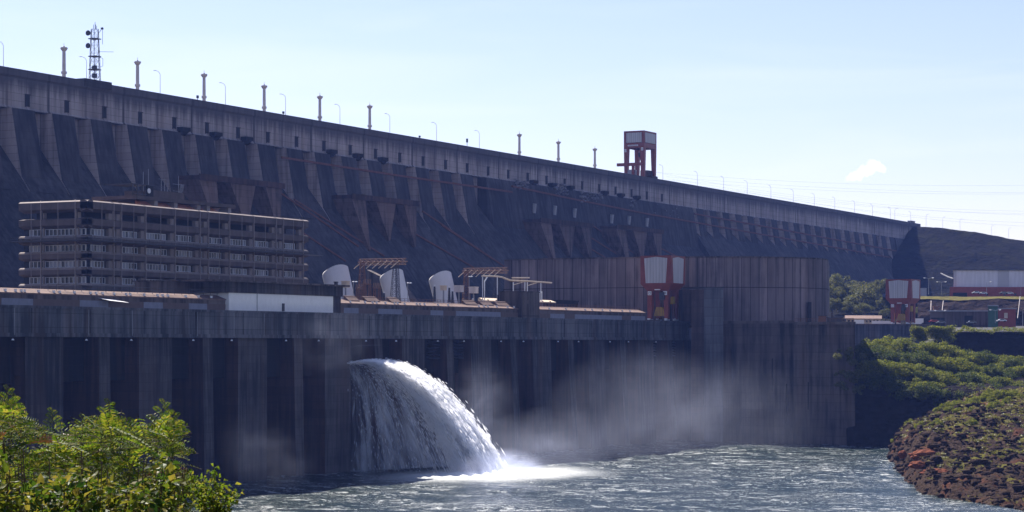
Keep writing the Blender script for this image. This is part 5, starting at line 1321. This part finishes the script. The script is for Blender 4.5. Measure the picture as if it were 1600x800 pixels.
# foreground tree: feathery fronds on arching twigs
def frond(m, p, dirv, L_, up, n=11, w=.11):
    """a twice-cut leaf: rachis with pairs of narrow pinnae drooping to its end"""
    dirv = Vector(dirv).normalized(); up = Vector(up); side = dirv.cross(up).normalized(); nn = side.cross(dirv).normalized()
    q = Vector(p)
    V = []; Fc = []
    pts = []
    for i in range(n + 1):
        t = i / n
        pts.append(q + dirv * (L_ * t) - Vector((0, 0, 1)) * (L_ * .28 * t * t))
    for i in range(1, n + 1):
        t = i / n; ln = w * (math.sin(math.pi * min(1, .12 + t * .8)) ** .6) * 1.15
        for sg in (-1, 1):
            a = pts[i]; ax = (side * sg + dirv * .45 + nn * random.uniform(-.15, .25)).normalized()
            tip = a + ax * ln; wd = (dirv * .5 + nn * .25).normalized() * (L_ / n * .36)
            mid = a + ax * ln * .45
            b = len(V); V += [a, mid + wd, tip, mid - wd]; Fc.append((b, b + 1, b + 2, b + 3))
    m.add(V, Fc)
    return pts
top_pts_x = [0, 8, 14, 30, 45, 55, 75, 92, 105, 120, 140, 160, 172, 182, 200, 215, 235, 250, 258, 268, 276, 282, 290, 310, 325, 345, 372, 380]
top_pts_y = [612, 606, 625, 640, 635, 650, 655, 668, 660, 655, 652, 645, 628, 650, 650, 658, 668, 640, 628, 645, 665, 720, 722, 725, 740, 752, 770, 800]
def fg_top(x): return float(np.interp(x, top_pts_x, top_pts_y))
def build_foreground():
    root = empty('tree', pt(90, 31, 22))
    tag(root, 'feathery leaved tree filling the lower left corner', 'tree')
    inv = Vector(root.location)
    lm = MB(); tw = MB(); dm = MB()
    base = Vector(pt(40, 31, 22)); 
    tw.tube(Vector(pt(60, 31, 21)) - inv, Vector(pt(80, 31, 30)) - inv, .16, .10, 8)
    limbs = [(30, 640), (75, 690), (120, 690), (172, 660), (215, 690), (255, 660), (275, 690), (180, 740), (60, 740), (300, 745), (345, 775), (240, 760), (5, 690)]
    for x, y in limbs:
        d = random.uniform(28.5, 32.5); a = Vector(pt(80, 31, 30)) - inv; b = Vector(pt(x, d, Z(y, d))) - inv
        mid = (a + b) / 2 + Vector((0, 0, -.5)); tw.tube(a, mid, .055, .035, 6); tw.tube(mid, b, .03, .012, 5)
    right = Vector((SA, -CA, 0)); fwd = Vector((CA, SA, 0)); upv = Vector((0, 0, 1))
    n = 0
    while n < 720:
        x = random.uniform(-40, 300); yt = fg_top(x); y = yt + 14 + abs(random.gauss(0, 1)) * 70 
        if n % 3 == 0: y = random.uniform(yt + 12, 830)
        if y > 840: continue
        # gaps showing the dark water and wall behind
        if ((x - 42) / 26) ** 2 + ((y - 686) / 13) ** 2 < 1 and random.random() < .9: continue
        if ((x - 215) / 26) ** 2 + ((y - 712) / 9) ** 2 < 1 and random.random() < .8: continue
        if x > 205 and 695 < y < 716 and random.random() < .7: continue
        d = random.uniform(28.5, 32.5)
        p = Vector(pt(x, d, Z(y, d))) - inv
        ang = random.gauss(.25, .75); fw = random.uniform(-.7, .7)
        dirv = right * math.cos(ang) + upv * (math.sin(ang) * .7 + .12) + fwd * fw
        if random.random() < .25: dirv = -right * abs(math.cos(ang)) + upv * .3 + fwd * fw
        up = upv + fwd * random.uniform(-.9, .3)
        L_ = random.uniform(.36, .68); p = p - dirv.normalized() * L_ * .6
        mm = dm if random.random() < .025 else lm
        pts = frond(mm, p, dirv, L_, up, n=13, w=random.uniform(.075, .11))
        tw.path([pts[0], pts[5], pts[-1]], .0035, 3)
        n += 1
    # upright new shoots at the silhouette
    for (x, y, L_) in ((12, 605, .34), (24, 618, .3), (80, 640, .25), (172, 627, .38), (168, 640, .3), (187, 655, .26), (205, 655, .26), (258, 627, .36), (272, 643, .32), (264, 640, .3), (240, 655, .3), (130, 650, .3), (268, 672, .28)):
        d = 30 + random.uniform(-.5, .5); tip = Vector(pt(x, d, Z(y, d))) - inv
        lean = right * random.uniform(-.15, .3) + upv; lean.normalize(); H_ = L_ * 1.35; base = tip - lean * H_
        tw.tube(base - lean * .3, tip, .007, .003, 4)
        for j in range(7):
            t = j / 6; sg = 1 if j % 2 else -1; q_ = base + lean * (H_ * (.1 + .8 * t)); ln = L_ * (.85 - .5 * t)
            frond(lm, q_, right * sg * (.95 - .45 * t) + upv * (.55 + .5 * t) + fwd * random.uniform(-.3, .3), ln, fwd + upv * random.uniform(-.4, .4), n=9, w=.05 * (1.2 - .5 * t))
    # a bare twig
    tw.tube(Vector(pt(203, 29.5, Z(722, 29.5))) - inv, Vector(pt(245, 29.5, Z(683, 29.5))) - inv, .009, .006, 5)
    tw.build('trunk', M['bark'], root)
    lm.build('crown', M['leaf_near'], root); dm.build('dry_leaves', M['leaf_dry'], root)
    # broad-leaved shrub at the bottom edge
    r2 = empty('shrub', pt(100, 27, 23)); tag(r2, 'glossy broad leaved shrub low in the bottom left corner', 'shrub')
    inv2 = Vector(r2.location); lm = MB(); tw = MB()
    def leaf(m, p, d, L_, nrm):
        d = d.normalized(); sd = d.cross(nrm).normalized(); W_ = L_ * .28; nn = sd.cross(d)
        m.add([p, p + d * L_ * .3 + sd * W_ + nn * .02, p + d * L_ * .65 + sd * W_ * .8, p + d * L_ - nn * L_ * .1, p + d * L_ * .65 - sd * W_ * .8, p + d * L_ * .3 - sd * W_ + nn * .02, p + d * L_ * .5 - nn * L_ * .05],
              [(0, 1, 6), (1, 2, 6), (2, 3, 6), (3, 4, 6), (4, 5, 6), (5, 0, 6)])
    for i in range(60):
        x = random.uniform(-20, 290) ; tw.tube((0, 0, 0), Vector(pt(x, 27, Z(random.uniform(700, 790), 27))) - inv2, .03, .006, 4)
    for i in range(3600):
        x = random.uniform(-30, 300); y = random.uniform(fg_top(x) + 95 + 25 * math.sin(x / 23), 840)
        if y > 835: continue
        d = random.uniform(26.2, 29.0); p = Vector(pt(x, d, Z(y, d))) - inv2
        dv = Vector((random.gauss(0, 1), random.gauss(0, 1), random.gauss(-.1, .6)))
        leaf(lm, p, dv, random.uniform(.05, .17), Vector((random.gauss(0, .5), random.gauss(0, .5), 1)).normalized())
    tw.build('stem', M['bark'], r2); lm.build('crown', M['leaf_broad'], r2)
    # young sapling to the right
    r3 = empty('shrub', pt(335, 27, 23)); tag(r3, 'thin young shrub with round leaves at the right end of the corner foliage', 'shrub')
    inv3 = Vector(r3.location); lm = MB(); tw = MB()
    ends = [(296, 735), (305, 765), (318, 752), (330, 742), (334, 730), (345, 760), (352, 755), (366, 765), (372, 775), (340, 785), (325, 780), (312, 790), (355, 785)]
    for x, y in ends:
        a = Vector(pt(335, 27, Z(820, 27))) - inv3; b = Vector(pt(x, 27 + random.uniform(-.4, .4), Z(y, 27))) - inv3
        tw.tube((0, 0, 0), a, .03, .02, 5); tw.tube(a, b, .008, .003, 4)
        for j in range(46):
            t = random.uniform(.35, 1.02); p = a.lerp(b, t) + Vector((random.gauss(0, .04), random.gauss(0, .04), random.gauss(0, .035)))
            dv = Vector((random.gauss(0, 1), random.gauss(0, 1), random.gauss(0, .7))); leaf(lm, p, dv, random.uniform(.04, .09), Vector((random.gauss(0, .5), random.gauss(0, .5), 1)).normalized())
    tw.build('stem', M['bark'], r3); lm.build('crown', M['leaf_near'], r3)
build_foreground()
# ------------------------------------------------------------------ the fall, jets and mist
def water_sheet_mat(name, dens, col=(0.80, 0.84, 0.90), su=26, sv_=2.2, edge=True):
    s = NT(name)
    uvn = s.n.new('ShaderNodeUVMap').outputs[0]
    sp = s.n.new('ShaderNodeSeparateXYZ'); s.link(uvn, sp.inputs[0])
    a = s.noise((su, sv_, 1), 1.0, 7, .68, src=uvn, dist=.25); b = s.noise((su * .28, sv_ * .8, 1), 1.0, 5, .62, src=uvn, loc=(3, 5, 0), dist=.5)
    rnd = s.n.new('ShaderNodeObjectInfo').outputs['Random']
    f = s.math('ADD', s.math('MULTIPLY', a, .55), s.math('MULTIPLY', b, .45))
    al = s.rampf(f, .5 - dens * .22, .5 + (1 - dens) * .2 + .08)
    if edge:
        ue = s.math('MULTIPLY', s.rampf(sp.outputs[0], 0.0, .05), s.rampf(s.math('ADD', sp.outputs[0], s.math('MULTIPLY', s.math('SUBTRACT', a, .5), .35)), 1.02, .82))
        al = s.math('MULTIPLY', al, ue)
    s.col(col); s.rough(.7); s.b.inputs['Specular IOR Level'].default_value = .1
    tl = s.n.new('ShaderNodeBsdfTranslucent'); tl.inputs['Color'].default_value = (*col, 1)
    m1 = s.n.new('ShaderNodeMixShader'); m1.inputs[0].default_value = .5; s.link(s.b.outputs[0], m1.inputs[1]); s.link(tl.outputs[0], m1.inputs[2])
    tp = s.n.new('ShaderNodeBsdfTransparent'); m2 = s.n.new('ShaderNodeMixShader')
    s.link(al, m2.inputs[0]); s.link(tp.outputs[0], m2.inputs[1]); s.link(m1.outputs[0], m2.inputs[2]); s.link(m2.outputs[0], s.out.inputs['Surface'])
    return s.m
Z0 = 30.4; AA = .26; RC = 46.0
def jet_pt(s, t, u, wob=0.0):
    """s = launch speed share (1 = outermost water), t = progress of the fall 0..1"""
    reach = RC * s
    x = reach * t
    z = Z0 + AA * x * s - (Z0 + AA * reach * s * s) * t ** 2
    return (u, VF + 1.0 - x, z)
fall = tag(empty('waterfall', (548, 310, 0)), 'broad white spill of water bursting from a gate bay into the river', 'waterfall'); J0 = Vector(fall.location)
def add_uv(me, uvs):
    l = me.uv_layers.new(name='UVMap'); vi = np.zeros(len(me.loops), dtype=np.int32); me.loops.foreach_get('vertex_index', vi)
    l.data.foreach_set('uv', np.asarray(uvs, dtype=np.float32)[vi].ravel())
MW1 = water_sheet_mat('falling_water', .12); MW0 = water_sheet_mat('front_curtain', .16); MW2 = water_sheet_mat('spray_edge', .42, su=30, sv_=1.6)
us_ = np.linspace(541.5, 550.0, 3)
rnd = np.random.RandomState(5)
for k_, u in enumerate(us_):          # curtains lying along the flow
    ns, ntt = 46, 40; co = []; uvs = []
    for i in range(ns):
        s_ = i / (ns - 1)
        for j in range(ntt):
            t = j / (ntt - 1)
            un = u + (u - 546) * .12 * t + 1.3 * fbm(s_ * 9 + k_ * 7, t * 2.2, k_) * (1 + 2 * t)
            sg = s_ * (1 + .03 * math.sin(k_ * 2.1)) + .03 * fbm(s_ * 6, t * 5 + k_, 2)
            x, y, z = jet_pt(sg, t, un); co.append((x - J0.x, y - J0.y, z - J0.z + .6 * fbm(s_ * 12, t * 3, k_ + 5))); uvs.append((s_ + k_ * 0.0, t * 1.0 + k_ * .37))
    idx = np.arange(ns * ntt).reshape(ns, ntt); q = np.stack([idx[:-1, :-1], idx[1:, :-1], idx[1:, 1:], idx[:-1, 1:]], -1).reshape(-1, 4)
    me = bpy.data.meshes.new('water_curtain'); mesh_np(me, co, q); add_uv(me, uvs); me.materials.append(MW1 if k_ else MW0)
    me.polygons.foreach_set('use_smooth', np.ones(len(q), dtype=bool)); o = bpy.data.objects.new('water_curtain', me); C.objects.link(o); o.parent = fall
for k_, sv0 in enumerate((1.0, .9)):   # outer skins across the flow
    ns, ntt = 30, 60; co = []; uvs = []
    for i in range(ns):
        a = i / (ns - 1)
        for j in range(ntt):
            t = j / (ntt - 1); u = 541 + 10.5 * a; u += (u - 546) * .12 * t
            sg = sv0 * (1 + .05 * fbm(a * 7 + k_ * 3, t * 4, k_) - .05 * (2 * a - 1) ** 2)
            x, y, z = jet_pt(sg, t, u); co.append((x - J0.x, y - J0.y, z - J0.z + 1.2 * fbm(a * 9, t * 7, k_ + 9) * (1 if t < .97 else 0))); uvs.append((a * .9 + .05, t + k_ * .41))
    idx = np.arange(ns * ntt).reshape(ns, ntt); q = np.stack([idx[:-1, :-1], idx[1:, :-1], idx[1:, 1:], idx[:-1, 1:]], -1).reshape(-1, 4)
    me = bpy.data.meshes.new('water_skin'); mesh_np(me, co, q); add_uv(me, uvs); me.materials.append(MW1)
    me.polygons.foreach_set('use_smooth', np.ones(len(q), dtype=bool)); o = bpy.data.objects.new('water_skin', me); C.objects.link(o); o.parent = fall
# flying shreds of water along the flow
def shreds(n, seed):
    rnd = np.random.RandomState(seed)
    s_ = np.where(rnd.rand(n) < .965, 1.0 - np.abs(rnd.normal(0, .13, n)), rnd.rand(n) ** .7 * 1.0)
    t = rnd.rand(n) ** .8; u = rnd.uniform(541.0, 551.5, n)
    # clumps: keep shreds where a coarse pattern that follows the flow is strong
    keep = np.array([fbm(a * 11, b * 3.2, c * .3, 4) for a, b, c in zip(s_, t, u)]) + rnd.normal(0, .10, n) + .10 * (s_ > .7) > .02
    s_, t, u = s_[keep], t[keep], u[keep]; n = len(s_)
    sm = s_ * (1 + np.array([.075 * fbm(a * 5.5, b * .45, 3.0, 4) * min(1, a * 3) for a, b in zip(t, u)]))
    off = rnd.normal(0, 1, (n, 3)) * (.12 + .8 * t[:, None]) * np.where(rnd.rand(n) < .15, 1.3, .5)[:, None]
    def P(tt):
        x = RC * sm * tt; z = Z0 + AA * x * sm - (Z0 + AA * RC * sm * sm) * tt ** 2
        return np.stack([u + (u - 546) * .12 * tt, VF + 1 - x, z], 1)
    a = P(t) + off; b = P(np.minimum(t + .012 + .03 * rnd.rand(n), 1.02)) + off
    d = b - a; ln = np.linalg.norm(d, axis=1)[:, None] + 1e-6; dn = d / ln
    sd = np.cross(dn, rnd.normal(size=(n, 3))); sd /= np.linalg.norm(sd, axis=1)[:, None]; wd = (rnd.uniform(.03, .11, n) * (1 + t) * np.where(s_ < .75, .6, 1.0))[:, None]
    a[:, 2] = np.maximum(a[:, 2], .1); b[:, 2] = np.maximum(b[:, 2], .1)
    mid = (a + b) / 2
    co = np.stack([a, mid + sd * wd, b, mid - sd * wd], 1).reshape(-1, 3) - np.array(J0[:])
    me = bpy.data.meshes.new('shredded_spray'); mesh_np(me, co, np.arange(4 * n).reshape(n, 4))
    s = NT('shredded_spray'); s.col((.92, .94, .97)); s.rough(.8); tl = s.n.new('ShaderNodeBsdfTranslucent'); tl.inputs['Color'].default_value = (.98, .98, .98, 1)
    m1 = s.n.new('ShaderNodeMixShader'); m1.inputs[0].default_value = .8; s.link(s.b.outputs[0], m1.inputs[1]); s.link(tl.outputs[0], m1.inputs[2])
    tp = s.n.new('ShaderNodeBsdfTransparent'); m2 = s.n.new('ShaderNodeMixShader'); m2.inputs[0].default_value = .85; s.link(tp.outputs[0], m2.inputs[1]); s.link(m1.outputs[0], m2.inputs[2]); s.link(m2.outputs[0], s.out.inputs['Surface'])
    me.materials.append(s.m); o = bpy.data.objects.new('shredded_spray', me); C.objects.link(o); o.parent = fall; tag(o, kind='stuff')
shreds(100000, 4)
# body of spray between the curtains, densest inside, tearing at its outer edge
def spray_body():
    m = MB(); prof = []
    for i in range(15):
        x = -1 + 52 * i / 14; z = Z0 + AA * x - (Z0 + AA * RC) * (x / RC) ** 2 + 4.5
        prof.append((VF + 1 - x, max(z, .3)))
    prof += [(VF + 1 - 51.5, .2), (VF + 2, .2)]
    m.prism_x(prof, 539.5, 555.0); m.v = [(x + (x - 546) * .12 * min(1, max(0, (VF + 1 - y) / 49)), y, z) for x, y, z in m.v]
    mt = bpy.data.materials.new('spray'); mt.use_nodes = True; s = NT.__new__(NT); s.m = mt; s.t = mt.node_tree; s.n = s.t.nodes; s.out = s.n['Material Output']; s.n.remove(s.n['Principled BSDF'])
    s.pos = s.n.new('ShaderNodeNewGeometry').outputs['Position']; xyz = s.sep()
    x = s.math('SUBTRACT', VF + 1.0, xyz[1])
    zo = s.math('SUBTRACT', s.math('ADD', s.math('MULTIPLY', x, AA), Z0), s.math('MULTIPLY', s.math('MULTIPLY', x, x), (Z0 + AA * RC) / RC ** 2))
    rt = s.n.new('ShaderNodeVectorRotate'); rt.rotation_type = 'X_AXIS'; rt.inputs['Angle'].default_value = R(38); s.link(s.pos, rt.inputs['Vector'])
    a = s.noise((.30, .30, .05), 1.0, 5, .62, src=rt.outputs[0], dist=.3); b = s.noise((.1, .1, .04), 1.0, 3, .6, src=rt.outputs[0], loc=(5, 2, 1))
    e = s.math('ADD', s.math('DIVIDE', s.math('SUBTRACT', zo, xyz[2]), 5.0), s.math('MULTIPLY', s.math('SUBTRACT', a, .5), 2.6))
    e = s.rampf(e, -1.1, .6)
    ue = s.math('MULTIPLY', s.rampf(s.math('ADD', xyz[0], s.math('MULTIPLY', a, 4)), 541.5, 545), s.rampf(xyz[0], 555, 550))
    dn = s.math('MULTIPLY', s.math('MULTIPLY', e, ue), s.rampf(s.math('ADD', s.math('MULTIPLY', a, .7), s.math('MULTIPLY', b, .3)), .36, .66, .03, 1.0))
    pv = s.n.new('ShaderNodeVolumePrincipled'); pv.inputs['Color'].default_value = (.96, .96, .98, 1); pv.inputs['Anisotropy'].default_value = .45
    k1 = s.math('DIVIDE', s.math('SUBTRACT', zo, xyz[2]), 11.0)
    s.link(s.math('MULTIPLY', dn, s.rampf(k1, 0, 1.0, .07, .01)), pv.inputs['Density']); s.link(pv.outputs[0], s.out.inputs['Volume'])
    rel(m, J0).build('spray_body', mt, fall)
spray_body()
# thin leaks
for px, y0, y1, w_, lab in ((363, 556, 748, .5, 'thin pale jet of water falling from a dark bay left of the waterfall'), (721, 552, 620, .35, 'thin short jet of water in a dark bay right of the waterfall')):
    v = VF + 4.6; u = U(px, v); zt = Z(y0, depth(u, v)); t_ = empty('water_jet', (u, v, 0)); tag(t_, lab, 'water jet')
    n = 24; co = []; uvs = []
    for i in range(n):
        t = i / (n - 1); z = zt * (1 - t)
        for a in range(9): 
            an = math.pi * a / 8; ww = w_ * (.35 + 1.2 * t); co.append((math.cos(an) * ww, -t * 2.5 - math.sin(an) * ww, z)); uvs.append((.1 + .08 * a, t * 3))
    idx = np.arange(n * 9).reshape(n, 9); q = np.stack([idx[:-1, :-1], idx[1:, :-1], idx[1:, 1:], idx[:-1, 1:]], -1).reshape(-1, 4)
    me = bpy.data.meshes.new('jet'); mesh_np(me, co, q); add_uv(me, uvs); me.materials.append(MW1); o = bpy.data.objects.new('jet', me); C.objects.link(o); o.parent = t_
# mist: soft ellipsoidal volumes of drifting spray
def mist(name, loc, rx, ry, rz, dens, label, nscale=.06, thr=.42, col=(0.72, 0.78, 1.0), rot=0.0, seed=0, fall_=1.6):
    bm = bmesh.new(); bmesh.ops.create_icosphere(bm, subdivisions=3, radius=1)
    for v in bm.verts: v.co.x *= rx; v.co.y *= ry; v.co.z *= rz; v.co.z = max(v.co.z, -loc[2] + .3)
    me = bpy.data.meshes.new(name); bm.to_mesh(me); bm.free()
    mt = bpy.data.materials.new(name); mt.use_nodes = True; t = mt.node_tree; n = t.nodes; n.remove(n['Principled BSDF'])
    pv = n.new('ShaderNodeVolumePrincipled'); pv.inputs['Color'].default_value = (*col, 1); pv.inputs['Anisotropy'].default_value = .35
    tc = n.new('ShaderNodeTexCoord'); mp = n.new('ShaderNodeMapping'); mp.inputs['Scale'].default_value = (1 / rx, 1 / ry, 1 / rz); t.links.new(tc.outputs['Object'], mp.inputs[0])
    ln = n.new('ShaderNodeVectorMath'); ln.operation = 'LENGTH'; t.links.new(mp.outputs[0], ln.inputs[0])
    mr = n.new('ShaderNodeMapRange'); mr.inputs['From Min'].default_value = 1.0; mr.inputs['From Max'].default_value = .15; t.links.new(ln.outputs['Value'], mr.inputs[0])
    pw = n.new('ShaderNodeMath'); pw.operation = 'POWER'; pw.inputs[1].default_value = fall_; t.links.new(mr.outputs[0], pw.inputs[0])
    nz_ = n.new('ShaderNodeTexNoise'); nz_.inputs['Scale'].default_value = nscale; nz_.inputs['Detail'].default_value = 5; nz_.inputs['Roughness'].default_value = .6; nz_.inputs['Distortion'].default_value = 1.2
    m2 = n.new('ShaderNodeMapping'); m2.inputs['Scale'].default_value = (1, 1, 1.3); m2.inputs['Location'].default_value = (seed * 17, seed * 5, 0); m2.inputs['Rotation'].default_value = (0, -.7, 0)
    t.links.new(tc.outputs['Object'], m2.inputs[0]); t.links.new(m2.outputs[0], nz_.inputs['Vector'])
    nr = n.new('ShaderNodeMapRange'); nr.inputs['From Min'].default_value = thr; nr.inputs['From Max'].default_value = thr + .28; t.links.new(nz_.outputs['Fac'], nr.inputs[0])
    mu = n.new('ShaderNodeMath'); mu.operation = 'MULTIPLY'; t.links.new(pw.outputs[0], mu.inputs[0]); t.links.new(nr.outputs[0], mu.inputs[1])
    m3 = n.new('ShaderNodeMath'); m3.operation = 'MULTIPLY'; m3.inputs[1].default_value = dens; t.links.new(mu.outputs[0], m3.inputs[0]); t.links.new(m3.outputs[0], pv.inputs['Density'])
    t.links.new(pv.outputs[0], n['Material Output'].inputs['Volume']); me.materials.append(mt)
    o = bpy.data.objects.new(name, me); C.objects.link(o); o.location = loc; o.rotation_euler = (0, 0, rot); tag(o, label, None, None, 'stuff'); return o
def mat_at(px, py, d): return pt(px, d, Z(py, d))
mist('mist', mat_at(780, 742, 612), 22, 12, 8, .16, 'bright spray where the waterfall hits the river', .16, .34, seed=1, fall_=1.3)
mist('mist', mat_at(752, 650, 616), 12, 12, 19, .014, 'thin spray flying off the sunlit edge of the waterfall', .12, .30, seed=2)
mist('mist', mat_at(865, 700, 655), 44, 14, 13, .010, 'drifting spray low on the water just right of the waterfall', .055, .30, seed=5, fall_=1.0)
mist('mist', mat_at(1010, 655, 715), 75, 15, 25, .0045, 'tall drifting mist in front of the powerhouse piers right of the waterfall', .045, .32, seed=3, fall_=.8)
mist('mist', mat_at(1150, 660, 765), 45, 30, 24, .0035, 'thin mist before the stained block below the hall', .05, .40, seed=9, fall_=.8)
mist('mist', mat_at(425, 700, 500), 17, 9, 11, .007, 'faint mist low in front of the bays left of the waterfall', .07, .40, seed=4, fall_=1.0)
mist('mist', mat_at(520, 535, 560), 18, 6, 9, .012, 'faint vapour before the parapet above the waterfall', .10, .42, seed=6, fall_=1.0)
# ------------------------------------------------------------------ haze
HAZE = .000047
m = MB(); m.box(-60, 2600, -900, 1500, -12, 175)
hz_m = bpy.data.materials.new('haze'); hz_m.use_nodes = True; t = hz_m.node_tree; t.nodes.remove(t.nodes['Principled BSDF'])
pv = t.nodes.new('ShaderNodeVolumePrincipled'); pv.inputs['Color'].default_value = (0.17, 0.29, 0.85, 1); pv.inputs['Density'].default_value = HAZE; pv.inputs['Anisotropy'].default_value = .3
t.links.new(pv.outputs[0], t.nodes['Material Output'].inputs['Volume'])
o = m.build('haze', hz_m); tag(o, kind='stuff')
